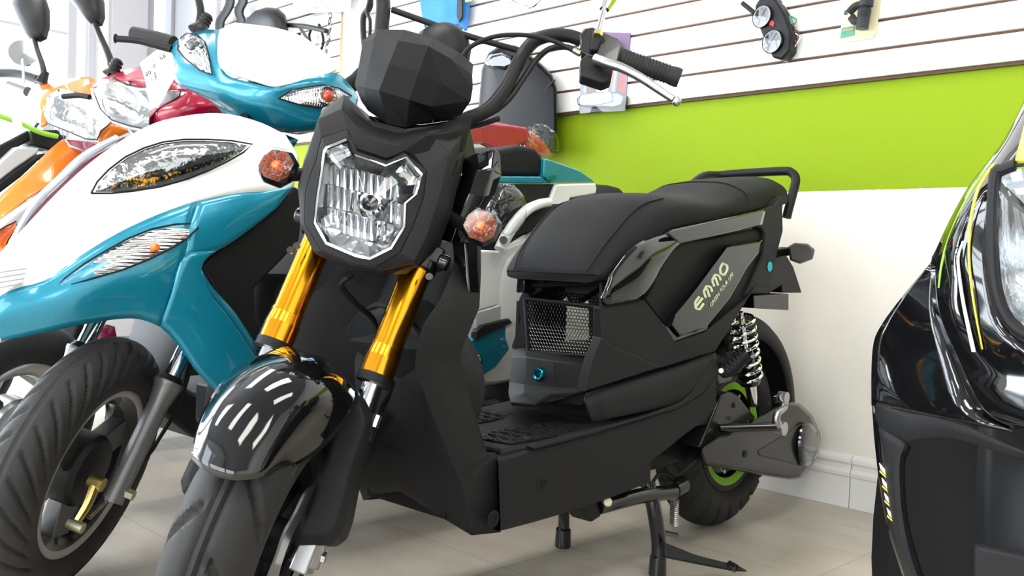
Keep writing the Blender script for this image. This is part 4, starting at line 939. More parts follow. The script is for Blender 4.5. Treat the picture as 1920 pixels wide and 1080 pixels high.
def patch(F,rows,ax,name,mt,root,solid=.006,nu=4,nv=4,**k):
    v,f=smoothgrid(pts3(F,rows,ax),nu,nv); return mk(name,v,f,mt,root,solid=solid,**k)
def lamp(F,pts,ax,val,root,name,depth=.03,dome=.012,refl='reflector',lens='lens',flip=1,center=None,bulb=None,slope=0.0,bulge=0.0):
    """lamp unit: clear domed lens over a bowl, outline from photo points; val may be a list per point"""
    vals=val if isinstance(val,(list,tuple)) else [val]*len(pts); n=len(pts)
    rim=[F.at(x,y,ax,vv) for (x,y),vv in zip(pts,vals)]; c=sum(rim,Vector())/n
    if center: c=F.at(center[0],center[1],ax,sum(vals)/n)
    # outward direction: towards the plane axis side
    N=Vector()
    for i in range(n): N+=(rim[i]-c).cross(rim[(i+1)%n]-c)
    N.normalize(); q={'s':F.d(1,0,0),'u':F.d(1,0,0),'w':F.d(0,1,0)}[ax]
    if N.dot(q)<0: N=-N
    L1=[c+(p-c)*.97+N*dome*.35 for p in rim]; L2=[c+(p-c)*.6+N*(dome+bulge*.75) for p in rim]
    v=rim+L1+L2+[c+N*(dome*1.15+bulge)]; f=[(k*n+i,k*n+(i+1)%n,(k+1)*n+(i+1)%n,(k+1)*n+i) for k in(0,1) for i in range(n)]+[(2*n+i,2*n+(i+1)%n,3*n) for i in range(n)]
    mk(name+'_lens',v,f,lens,root,angle=1.2)
    r1=[c+(p-c)*.96-N*.001 for p in rim]; r2=[c+(p-c)*.7-N*(depth*.6-bulge*.6) for p in rim]; r3=[c+(p-c)*.3-N*(depth-bulge) for p in rim]
    v=r1+r2+r3; f=[(k*n+i,k*n+(i+1)%n,(k+1)*n+(i+1)%n,(k+1)*n+i) for k in(0,1) for i in range(n)]+[tuple(range(2*n,3*n))]
    mk(name+'_reflector',v,f,refl,root,angle=.5)
    mk(name+'_trim',*tube([c+(p-c)*1.01+N*.001 for p in rim]+[c+(rim[0]-c)*1.01+N*.001],.0018,6,smooth=False),'soft_black',root)
    for x,y,r,mt in (bulb or []):
        p=F.at(x,y,ax,sum(vals)/n)-N*(depth*.35-bulge)
        mk(name+'_ring',*revolve(p,N,[(r*.75,-.004),(r*.92,.004),(r,.002),(r*.98,-.008)],24,cap=False),'chrome',root)
        rows=[[p+N*(math.cos(i/6*PI/2)*r*.55)+ (N.orthogonal().normalized()*math.cos(k*PI/8)+N.cross(N.orthogonal().normalized())*math.sin(k*PI/8))*r*.62*math.sin(i/6*PI/2) for k in range(16)] for i in range(1,7)]
        mk(name+'_bulb',*grid(rows,True,True),mt,root)
    return c,N
# ================================================================== TEAL AND WHITE SCOOTER
MTm=MM@Matrix.Translation((0,-.53,0)); MT=Frame(MTm)
tl=thing('scooter','teal and white scooter with swept twin headlamps standing left of the black scooter','scooter',MTm)
T2=running_gear(tl,MT,1.3122,.2405,.4608,.732,.248,.10,.158,('white_paint','teal_paint'),rimmat='black_metal')
# steering offset of this scooter is +.01 across
fc={'name':1}
# brake arm with return spring on the drum
a=T2.at(180,905,'w',.062); b=T2.at(140,985,'w',.072)
mk('brake_arm',*tube([a,a.lerp(b,.5)+T2.d(0,.004,0),b],lambda t:.010-.004*t,10,4),'brass',tl)
mk('arm_pivot',*cyl(a-T2.d(0,.012,0),a+T2.d(0,.014,0),.013,16),'brass',tl); mk('cable_clevis',*cyl(b-T2.d(0,.012,0),b+T2.d(0,.016,0),.010,14),'zinc',tl)
mk('return_spring',*coil(T2.at(200,935,'w',.07),T2.at(165,970,'w',.07),.0055,11,.0012,5,10),'zinc',tl)
mk('brake_cable',*tube([T2.at(355,640,'w',.10),T2.at(352,700,'w',.10),T2.at(335,760,'w',.10),T2.at(300,820,'w',.10),T2.at(270,862,'w',.09),T2.at(160,968,'w',.075)],.0038,8,5),'soft_black',tl)
# white upper apron
A=[[(-60,560,.0),(-50,575,.03),(-40,585,.05)],
   [(-5,484,.0),(15,520,.045),(20,545,.07)],
   [(45,432,.0),(75,480,.06),(85,527,.09)],
   [(105,368,.0),(140,430,.075),(150,482,.11)],
   [(170,308,.0),(215,385,.085),(222,438,.125)],
   [(235,262,.0),(290,350,.10),(300,402,.14)],
   [(300,232,.01),(365,320,.12),(370,378,.155)],
   [(370,216,.03),(440,300,.135),(440,364,.165)],
   [(430,216,.06),(500,290,.15),(495,360,.17)],
   [(490,232,.10),(545,290,.17),(527,362,.175)],
   [(535,252,.15),(558,298,.185),(550,350,.18)]]
patch(MT,A,'w','upper_apron','white_paint',tl,nu=5,nv=3,angle=1.2)
# mirrored far half, closing the nose
Ar=[[(lambda p:Vector((p.x,-p.y,p.z)))(MT.at(x,y,'w',w)) for x,y,w in r] for r in A]
v,f=smoothgrid(Ar,4,3); mk('upper_apron','','',None) if False else mk('upper_apron',v,f,'white_paint',tl,solid=.006,angle=1.2)
# teal lower apron band
Bd=[[(-40,585,.05),(-40,620,.05),(-40,650,.03)],
    [(20,545,.07),(15,590,.075),(10,637,.06)],
    [(85,527,.09),(80,570,.10),(75,624,.085)],
    [(150,482,.11),(150,545,.13),(140,610,.105)],
    [(222,438,.125),(225,515,.15),(210,598,.12)],
    [(300,402,.14),(300,495,.165),(260,597,.13)],
    [(370,378,.155),(345,480,.17),(300,612,.135)]]
patch(MT,Bd,'w','lower_apron','teal_paint',tl,nu=5,nv=3,angle=1.2)
v,f=smoothgrid([[(lambda p:Vector((p.x,-p.y,p.z)))(MT.at(x,y,'w',w)) for x,y,w in r] for r in Bd],4,3); mk('lower_apron',v,f,'teal_paint',tl,solid=.006,angle=1.2)
Wg=[[(370,378,.155),(345,480,.17),(300,612,.135)],
    [(440,364,.165),(400,430,.172),(365,500,.17)],
    [(495,360,.17),(465,400,.175),(430,455,.172)],
    [(528,362,.175),(524,375,.177),(519,388,.176)]]
patch(MT,[[(370,378,.155),(355,430,.168),(345,480,.17)],[(440,364,.165),(420,412,.174),(405,470,.172)],[(495,360,.17),(480,385,.176),(470,428,.174)],[(550,350,.18),(535,368,.178),(519,388,.176)]],'w','apron_wing','teal_paint',tl,nu=4,nv=4,angle=1.2)
Lg=[[(300,612,.135),(322,548,.160),(345,480,.17),(405,470,.172)],
    [(322,632,.135),(350,580,.160),(372,535,.168),(376,498,.17)],
    [(345,662,.135),(372,610,.158),(398,575,.166),(392,548,.168)],
    [(370,698,.135),(402,655,.156),(432,628,.164),(432,600,.166)],
    [(408,738,.135),(436,700,.152),(462,678,.16),(478,668,.162)],
    [(440,780,.13),(465,745,.148),(490,720,.155),(512,715,.157)],
    [(470,830,.13),(495,800,.145),(520,775,.15),(545,770,.152)]]
patch(MT,Lg,'w','apron_leg','teal_paint',tl,nu=4,nv=4,angle=1.2)
patch(MT,[[(408,640,.12),(378,510,.165),(372,512,.168)],[(420,600,.12),(400,545,.160),(392,548,.165)],[(470,640,.12),(440,590,.158),(432,600,.163)],[(520,690,.12),(482,655,.155),(478,668,.16)]],'w','apron_leg_edge','teal_paint',tl,nu=2,nv=3)
# dark inner body behind the wheel
mk('leg_shield_side',*flat(MT,[(550,350),(562,352),(568,400),(562,452),(530,488),(478,540),(480,600),(505,655),(470,664),(378,502),(400,475),(470,428),(520,388)],'w',.155,.05),'soft_black',tl,bevel=.006)
rows=[]
for z,s,w in((.20,.98,.10),(.30,1.02,.12),(.42,1.0,.13),(.52,.98,.135),(.60,.97,.14)): rows.append([Vector((s-.06,-w,z)),Vector((s,-w*.5,z)),Vector((s+.01,0,z)),Vector((s,w*.5,z)),Vector((s-.06,w,z))])
mk('wheel_well',*smoothgrid(rows,3,3),'soft_black',tl,solid=.008)
# vents on the nose
for k in range(4):
    y=506+k*9.5; B=Buf(); B.add(flat(MT,[(-4,y+4),(52-k*3,y-4),(50-k*3,y-1),(-4,y+7)],'w',.083,.012)); B.mk('nose_vent','silver_paint',tl)
mk('lower_spoiler',*flat(MT,[(-40,626),(20,622),(30,630),(20,637),(-10,648),(-40,660)],'w',.06,.05),'white_paint',tl,bevel=.006)
# head lamps and indicator
hl=[(172,362),(184,340),(205,318),(235,295),(270,278),(305,267),(345,262),(385,262),(430,264),(472,271),(455,286),(425,303),(390,320),(350,336),(300,350),(250,358),(210,362)]
hv=[.098,.096,.096,.098,.10,.106,.113,.120,.128,.137,.138,.135,.130,.123,.115,.108,.10]
lamp(MT,hl,'w',[x+.010 for x in hv],tl,'headlamp',depth=.004,dome=.010,bulge=.013,refl='reflector_chunks')
mk('headlamp_divider',*tube([MT.at(x,y,'w',.128) for x,y in [(392,266),(393,285),(385,305),(372,322)]],.0022,6,4),'chrome',tl)
bl=[(103,543),(125,520),(160,494),(200,470),(240,448),(285,430),(330,421),(366,420),(370,428),(350,447),(320,466),(280,486),(230,506),(180,520),(140,532)]
bv=[.094,.10,.11,.12,.128,.136,.146,.155,.16,.163,.160,.154,.144,.130,.112]
lamp(MT,bl,'w',[x+.012 for x in bv],tl,'indicator',depth=.003,dome=.010,bulge=.012,refl='reflector_bands')
mk('indicator_bulb',*revolve(MT.at(291,463,'w',.168),Vector((0,1,0)),[(.007,-.01),(.008,0),(.005,.008),(0,.009)],14),'amber',tl)
# ---- handlebar cowl (turns with the bars)
C1=[[(318,112,-.01),(330,80,.0),(372,60,.0),(412,58,.02)],
    [(322,135,.03),(340,110,.05),(385,90,.07),(412,100,.085)],
    [(335,155,.03),(365,155,.06),(400,150,.09),(425,140,.095)],
    [(350,165,.01),(390,178,.05),(430,178,.09),(470,155,.105)],
    [(400,190,-.01),(440,205,.04),(480,195,.09),(520,165,.11)],
    [(422,214,-.02),(470,225,.03),(530,205,.08),(560,152,.10)],
    [(430,222,-.03),(510,240,.02),(570,210,.07),(595,142,.085)],
    [(500,238,-.04),(560,246,.01),(610,212,.06),(630,138,.06)],
    [(560,250,-.05),(600,240,.0),(645,212,.035),(650,155,.035)],
    [(600,240,-.06),(630,232,-.02),(662,215,.01),(670,182,.0)]]
patch(T2,C1,'u','handlebar_cowl','teal_paint',tl,nu=4,nv=4,angle=1.2)
patch(T2,[[(412,58,.02),(425,52,.0),(440,45,-.03)],[(408,85,.09),(440,70,.05),(470,48,-.01)],[(412,125,.10),(470,100,.08),(520,55,.0)],[(440,140,.108),(510,130,.095),(565,70,.0)],[(480,152,.113),(545,145,.09),(595,90,-.0)],[(515,162,.113),(580,140,.085),(620,112,.0)],[(545,156,.105),(605,136,.07),(628,126,.01)],[(600,142,.085),(622,136,.05),(632,130,.02)]],'u','cowl_cover','white_paint',tl,nu=5,nv=3,angle=1.2)
lamp(T2,[(335,75),(350,64),(370,66),(385,80),(392,105),(398,140),(375,132),(350,112),(334,95)],'u',[.05,.05,.055,.07,.085,.10,.09,.07,.055],tl,'cowl_lamp',depth=.003,dome=.012,bulge=.012,bulb=[(367,93,.020,'dark_steel'),(384,114,.012,'dark_steel')])
lamp(T2,[(523,185),(545,170),(575,164),(605,160),(635,166),(658,180),(650,192),(630,201),(595,202),(560,196)],'u',[.12,.115,.105,.095,.07,.045,.045,.065,.09,.11],tl,'cowl_lamp',depth=.003,dome=.012,bulge=.012,bulb=[(566,184,.014,'dark_steel'),(610,183,.020,'red_plastic')])
mk('cowl_plug',*cyl(T2.at(459,220,'u',.035),T2.at(457,219,'u',.055),.008,14),'deep_black',tl)
# neck under the cowl
mk('steering_neck',*cyl(T2.p(-.02,0,.40),T2.p(-.02,0,.84),.045,20),'soft_black',tl)
patch(T2,[[(425,218,-.02),(500,238,-.03),(560,262,-.05)],[(430,235,-.05),(490,262,-.05),(545,285,-.06)]],'u','neck_cover','teal_paint',tl,nu=3,nv=2)
# bars, grips, levers
def bar_end(T2,root,s,base_v,lever=True):
    a=T2.p(-.03,.12*s,base_v); b=T2.p(-.07,.24*s,base_v+.01); e=T2.p(-.09,.36*s,base_v)
    mk('handlebar',*tube([a,b,b.lerp(e,.3)],.011,12,3),'soft_black',root); mk('hand_grip',*cyl(b,e,.0165,18),'rubber',root)
bar_end(T2,tl,1,.845)
gR=[T2.at(325,82,'u',-.02),T2.at(290,72,'u',-.03),T2.at(250,64,'u',-.04)]
mk('hand_grip',*tube(gR,.0165,16,3),'rubber',tl); mk('brake_lever',*tube([T2.at(322,92,'u',.0),T2.at(298,86,'u',.0),T2.at(260,76,'u',.0),T2.at(225,73,'u',.0),T2.at(216,72,'u',.0)],lambda t:.0085-.002*t if t<.93 else .010,10,4),'soft_black',tl)
# mirror on the far bar: ribbed boot and stem; another boot right
mk('mirror_stem',*tube([T2.at(370,58,'u',-.01),T2.at(374,40,'u',-.01),T2.at(376,20,'u',-.01),T2.at(370,-10,'u',-.01)],.0085,12,4),'soft_black',tl)
mk('mirror_boot',*revolve(T2.at(373,60,'u',-.01),T2.d(0,0,1),[(.024,0),(.022,.006),(.013,.018),(.014,.022),(.012,.026),(.014,.030),(.012,.034),(.014,.038),(.011,.044)],18),'soft_black',tl)
mk('mirror_boot',*revolve(T2.at(656,160,'u',.0),T2.d(.2,.3,1),[(.016,-.01),(.018,.0),(.012,.02),(.010,.04),(0,.042)],16),'soft_black',tl)
# ---- tail seen right of the black scooter's lamp
W_=.135
def tp(name,pts,w,th,mt,bevel=.003,**k): v,f=flat(MT,pts,'w',w,th); return mk(name,v,f,mt,tl,bevel=bevel,angle=.5,**k)
v=[MT.at(x,y,'w',w) for w in(.13,) for x,y in [(925,332),(927,300),(940,280),(975,272),(1005,276),(1018,290),(1021,305),(1020,331)]]
n=8; v2=[Vector((p.x,-.10,p.z)) for p in v]; mk('seat_cushion',v+v2,[tuple(range(n)),tuple(range(n,2*n))]+[(i,(i+1)%n,n+(i+1)%n,n+i) for i in range(n)],'seat_vinyl',tl,bevel=.014,bseg=4,angle=1.0)
tp('tail_fairing',[(930,330),(1020,331),(1021,297),(1046,304),(1085,318),(1112,337),(1117,342),(1045,342),(1030,344),(930,343)],.135,.27,'teal_paint',.006)
tp('tail_fairing_lip',[(1021,297),(1046,304),(1046,341),(1034,342),(1020,331)],.142,.02,'teal_paint')
tp('tail_panel',[(1043,345),(1117,343),(1120,352),(1118,364),(1070,372),(1050,420),(1010,470),(985,520),(975,560),(890,585),(890,468),(935,470),(985,450),(1028,385)],.137,.10,'white_paint',.005)
tp('tail_recess',[(905,345),(1040,345),(1028,385),(985,450),(935,470),(890,468),(890,400)],.128,.10,'soft_black')
tp('side_skirt',[(890,586),(975,560),(990,580),(985,600),(895,640)],.139,.05,'silver_paint',.004)
tp('side_skirt',[(862,700),(880,640),(950,598),(990,600),(990,625),(960,650),(930,690),(880,722)],.142,.05,'teal_paint',.004)
tp('foot_rest',[(893,622),(905,610),(955,597),(962,606),(920,625),(893,640)],.150,.02,'soft_black',.003)
mk('grab_handle',*tube([MT.at(x,y,'w',.16) for x,y in [(938,468),(948,446),(968,415),(988,394),(1010,383),(1030,379)]],lambda t:.016-.004*t,12,4),'white_paint',tl)
mk('handle_plug',*cyl(MT.at(944,450,'w',.172),MT.at(944,450,'w',.179),.010,14),'dark_steel',tl)
for k in range(3): mk('vent_slot',*flat(MT,[(1025+k*5,338),(1029+k*5,338),(1034+k*5,328),(1030+k*5,329)],'w',.1425,.002),'teal_metal',tl)
# plastic-wrapped bundle on its deck side
rows=[]; rnd=random.Random(3)
c0=MT.at(950,393,'w',.205)
for i in range(11):
    th=i/10*PI; rows.append([c0+Vector((math.cos(k/18*2*PI)*.058*math.sin(th),math.sin(k/18*2*PI)*.04*math.sin(th),math.cos(th)*.060))*(1+rnd.uniform(-.07,.07)) for k in range(18)])
tag(mk('wrapped_parcel',*grid(rows,True),'plastic_wrap',None),'crinkled clear plastic wrap bundle behind the black scooter above the white grab handle','packaging').matrix_world=MTm.copy()
# ================================================================== RED SCOOTER
def smirror(F,pts,ax,val,root,stem,boot=None,thick=.028,mt='soft_black',sr=.0075):
    """mirror housing: rounded shell from its outline"""
    n=len(pts); c=(sum(p[0] for p in pts)/n,sum(p[1] for p in pts)/n)
    d={'s':F.d(1,0,0),'u':F.d(1,0,0)}[ax]
    loops=[]
    for k,dd in((1.0,-thick*.5),(1.0,0),(.93,thick*.45),(.7,thick*.85),(.35,thick)): loops.append([F.at(x,y,ax,val)+d*dd for x,y in scale2(pts,k,c)])
    mk('mirror',*grid(loops,True,True),mt,root,angle=1.0)
    if stem: mk('mirror_stem',*tube([F.at(x,y,ax,val) for x,y in stem],lambda t:sr+.004*t*t,12,5),mt,root)
MRm=MM@Matrix.Translation((0,-1.0,0)); MR=Frame(MRm)
rd=thing('scooter','red and white scooter with paper tag, between the teal and orange ones','scooter',MRm)
T3=running_gear(rd,MR,1.27,.24,.45,.45,.24,.10,.15,('wine_paint','red_paint'),rimmat='steel',detail=False,legmat='steel',drum=False)
# cowl: red shell with wide lamp
def spch(F,rows,ax,name,mt,root,**k): return patch(F,rows,ax,name,mt,root,**k)
U=lambda l,u:[(x,y,u) for x,y in l]
spch(T3,[[(175,165,.05),(190,150,.055),(215,141,.05),(250,128,.0)],[(232,148,.07),(260,152,.085),(300,150,.07),(310,125,.0)],[(260,162,.07),(300,168,.08),(340,165,.07),(345,142,.0)],[(345,165,.07),(350,172,.08),(380,168,.06),(390,165,.0)],[(335,182,.07),(350,192,.08),(395,190,.05),(418,192,.0)],[(290,205,.07),(335,205,.08),(390,202,.05),(419,205,.0)],[(280,225,.06),(330,218,.07),(380,214,.04),(418,212,.0)],[(285,245,.04),(320,238,.05),(360,226,.03),(400,216,.0)]],'u','handlebar_cowl','red_paint',rd,nu=3,nv=4,angle=1.2)
lamp(T3,[(178,175),(190,155),(215,147),(240,160),(270,165),(312,165),(340,168),(335,182),(295,206),(282,222),(280,243),(245,236),(210,225),(190,205)],'u',.075,rd,'headlamp',depth=.05,dome=.02,refl='reflector_rough')
spch(T3,[[(172,165,.05),(177,180,.07)],[(180,198,.05),(188,207,.07)],[(205,222,.05),(212,228,.07)],[(240,240,.05),(248,240,.07)],[(283,252,.04),(285,244,.06)]],'u','cowl_rim','pale_vinyl',rd,nu=1,nv=4)
spch(T3,[[(215,141,.02),(240,133,.0)],[(232,150,.03),(268,128,.0)],[(245,158,.04),(290,124,.0)]],'u','cowl_top','wine_paint',rd,nu=2,nv=3)
mk('column_cover',*prism([T3.at(x,y,'u',.03) for x,y in [(235,240),(285,248),(330,240),(330,270),(260,262)]],T3.d(-.09,0,0)),'wine_paint',rd,bevel=.006)
# front apron: wine strip over white
spch(MR,[[(262,252,.02),(245,256,.05),(228,258,.08)],[(235,270,.03),(222,285,.06),(215,272,.085)],[(200,300,.04),(180,310,.07),(165,300,.09)],[(165,350,.05),(140,350,.08),(120,340,.095)],[(120,390,.06),(98,392,.085),(75,385,.10)],[(75,425,.06),(55,430,.085),(40,432,.095)],[(30,452,.06),(28,450,.08),(25,452,.09)]],'w','apron_strip','wine_paint',rd,nu=3,nv=4)
spch(MR,[[(228,258,.085),(222,256,.09),(216,254,.088)],[(165,296,.093),(158,292,.097),(152,290,.093)],[(120,336,.099),(114,332,.102),(108,330,.10)],[(75,381,.103),(68,378,.106),(62,378,.102)],[(40,430,.098),(30,440,.10),(20,450,.095)],[(12,490,.09),(6,488,.092),(2,487,.09)]],'w','apron_edge','pale_vinyl',rd,nu=2,nv=4)
spch(MR,[[(268,262,.02),(300,330,.03),(330,420,.03)],[(210,310,.02),(240,390,.04),(280,470,.03)],[(150,385,.03),(180,440,.05),(220,500,.04)],[(80,450,.04),(100,480,.06),(130,530,.05)],[(20,500,.05),(40,530,.07),(60,560,.06)]],'w','apron_panel','white_paint',rd,nu=3,nv=4)
# red lower apron behind the teal one's wheel
spch(MR,[[(168,600,.10),(215,612,.13)],[(160,640,.10),(225,660,.13)],[(190,690,.10),(240,700,.13)]],'w','apron_leg','wine_paint',rd,nu=2,nv=2)
# right mirror, lever and grip
smirror(T3,[(125,-40),(150,-50),(180,-35),(190,0),(191,28),(186,42),(172,46),(155,30),(135,5)],'u',.03,rd,[(178,45),(188,68),(200,95),(208,118),(210,142)])
mk('mirror_boot',*revolve(T3.at(209,141,'u',.03),T3.d(.1,0,1),[(.022,0),(.018,.008),(.014,.012),(.016,.018),(.013,.022),(.016,.028),(.013,.032),(.015,.038),(.010,.044)],16),'soft_black',rd)
mk('brake_lever',*tube([T3.at(x,y,'u',.03) for x,y in [(118,181),(130,180),(150,179),(168,182)]],.007,10,3),'soft_black',rd)
mk('hand_grip',*cyl(T3.p(-.05,.20,.80),T3.p(-.07,.33,.80),.017,16),'rubber',rd)
# tail trunk seen over the black scooter's shoulder
def rp(name,pts,w,th,mt,bevel=.004,F=MR,root=rd,ax='w',**k): v,f=flat(F,pts,ax,w,th); return mk(name,v,f,mt,root,bevel=bevel,angle=.5,**k)
rp('tail_box',[(842,252),(850,240),(905,232),(915,226),(990,237),(1000,262),(960,278),(930,282),(905,270),(862,270)],.16,.30,'red_paint',.012)
rp('tail_box_face',[(842,252),(850,240),(905,232),(908,268),(862,272)],.165,.01,'red_paint',.004)
rp('tail_lamp',[(985,250),(1000,243),(1020,262),(1042,292),(1000,288),(985,278)],.15,.20,'red_plastic',.012)
rows=[]; rnd=random.Random(5); c0=MR.at(1010,268,'w',.15)
for i in range(11):
    th=i/10*PI; rows.append([c0+Vector((math.cos(k/18*2*PI)*.070*math.sin(th),math.sin(k/18*2*PI)*.06*math.sin(th),math.cos(th)*.062))*(1+rnd.uniform(-.08,.08)) for k in range(18)])
mk('tail_lamp_wrap',*grid(rows,True),'plastic_wrap',rd)
# paper tag tied to the red scooter's bars
tg=thing('price_tag','white paper tag with small printed figures hanging on the red scooter','tag',MRm)
tv=U([(262,118),(300,70),(306,62),(322,100),(327,150),(300,200),(280,196),(272,150)],.14)
mk('paper',*prism([T3.at(x,y,'u',.14) for x,y in [(262,118),(296,92),(303,66),(311,68),(325,120),(326,148),(296,202),(281,198),(272,150)]],T3.d(-.0006,0,0)),'card_white',tg)
for x,y,t,sz in [(273,143,'20',.013),(287,128,'0',.013),(289,142,'5',.010),(290,150,'7',.012),(284,152,'c',.010),(300,112,'LE',.014)]:
    o_=T3.at(x,y,'u',.1412); lettering('print',t,o_,T3.at(x+10,y-5,'u',.1412)-o_,T3.at(x+2,y-10,'u',.1412)-o_,sz*1.2,'print_ink',tg)
# ================================================================== ORANGE SCOOTER
MOm=MM@Matrix.Translation((0,-1.66,0)); MO=Frame(MOm)
og=thing('scooter','orange and silver scooter with a round-sided clear headlamp, left of the red one','scooter',MOm)
T4=running_gear(og,MO,1.27,.24,.45,.40,.24,.10,.15,('silver_paint','orange_paint'),rimmat='steel',detail=False,legmat='steel',drum=False)
patch(T4,[[(50,190,-.02),(62,165,.0),(85,152,.0),(110,150,-.02)],[(48,205,.0),(60,190,.06),(88,178,.08),(125,150,.0)],[(52,220,.0),(68,215,.07),(90,205,.09),(165,146,.0)],[(65,228,.02),(78,232,.07),(88,232,.09),(180,152,.0)]],'u','handlebar_cowl','orange_paint',og,nu=3,nv=4)
patch(T4,[[(120,155,.04),(140,148,.02),(170,145,.0)],[(130,172,.07),(150,165,.04),(178,158,.0)],[(150,190,.075),(172,190,.05),(180,180,.0)]],'u','handlebar_cowl','orange_paint',og,nu=3,nv=3)
patch(T4,[[(182,262,.07),(190,270,.06)],[(185,248,.08),(205,268,.05)],[(200,235,.08),(225,255,.04)],[(212,231,.07),(245,246,.03)]],'u','cowl_flank','orange_paint',og,nu=2,nv=3)
lamp(T4,[(88,200),(95,180),(115,168),(135,172),(160,178),(185,195),(205,215),(208,230),(190,245),(182,262),(160,260),(120,243),(92,232),(85,218)],'u',.115,og,'headlamp',depth=.02,dome=.025,refl='reflector_rough')
mk('lamp_sticker',*prism([T4.at(x,y,'u',.142) for x,y in [(160,186),(172,186),(175,247),(165,246)]],T4.d(-.001,0,0)),'orange_paint',og)
mk('column_cover',*prism([T4.at(x,y,'u',.04) for x,y in [(118,258),(185,266),(200,285),(170,290),(128,275)]],T4.d(-.09,0,0)),'wine_paint',og,bevel=.006)
patch(MO,[[(118,262,.02),(140,268,.05),(170,284,.06)],[(95,280,.03),(120,300,.06),(150,305,.07)],[(55,320,.04),(80,340,.07),(105,340,.08)],[(20,350,.05),(40,368,.08),(60,368,.09)],[(-40,410,.05),(-15,420,.08),(0,412,.09)]],'w','apron_strip','orange_paint',og,nu=3,nv=4)
patch(MO,[[(170,286,.06),(175,300,.05),(190,320,.04)],[(110,342,.08),(150,350,.08),(200,380,.05)],[(60,370,.09),(90,400,.09),(140,450,.06)],[(0,412,.09),(30,450,.09),(70,500,.07)],[(-40,450,.08),(-20,480,.08),(10,520,.07)]],'w','apron_panel','silver_paint',og,nu=3,nv=4)
lamp(MO,[(-15,440),(10,425),(30,415),(32,425),(15,450),(5,480),(-15,500)],'w',.12,og,'indicator',depth=.02,dome=.006,refl='amber',lens='lens')
rp('side_panel',[(476,545),(500,515),(527,488),(545,505),(560,535),(520,540)],.15,.05,'orange_paint',.008,F=MO,root=og)
smirror(T4,[(22,10),(30,-15),(60,-30),(80,-10),(88,15),(88,45),(82,68),(70,74),(55,72),(40,50)],'u',.03,og,[(64,73),(70,95),(78,118),(82,138),(76,155)])
mk('mirror_boot',*revolve(T4.at(76,157,'u',.03),T4.d(.1,0,1),[(.020,0),(.016,.012),(.012,.03),(.010,.04)],14),'soft_black',og)
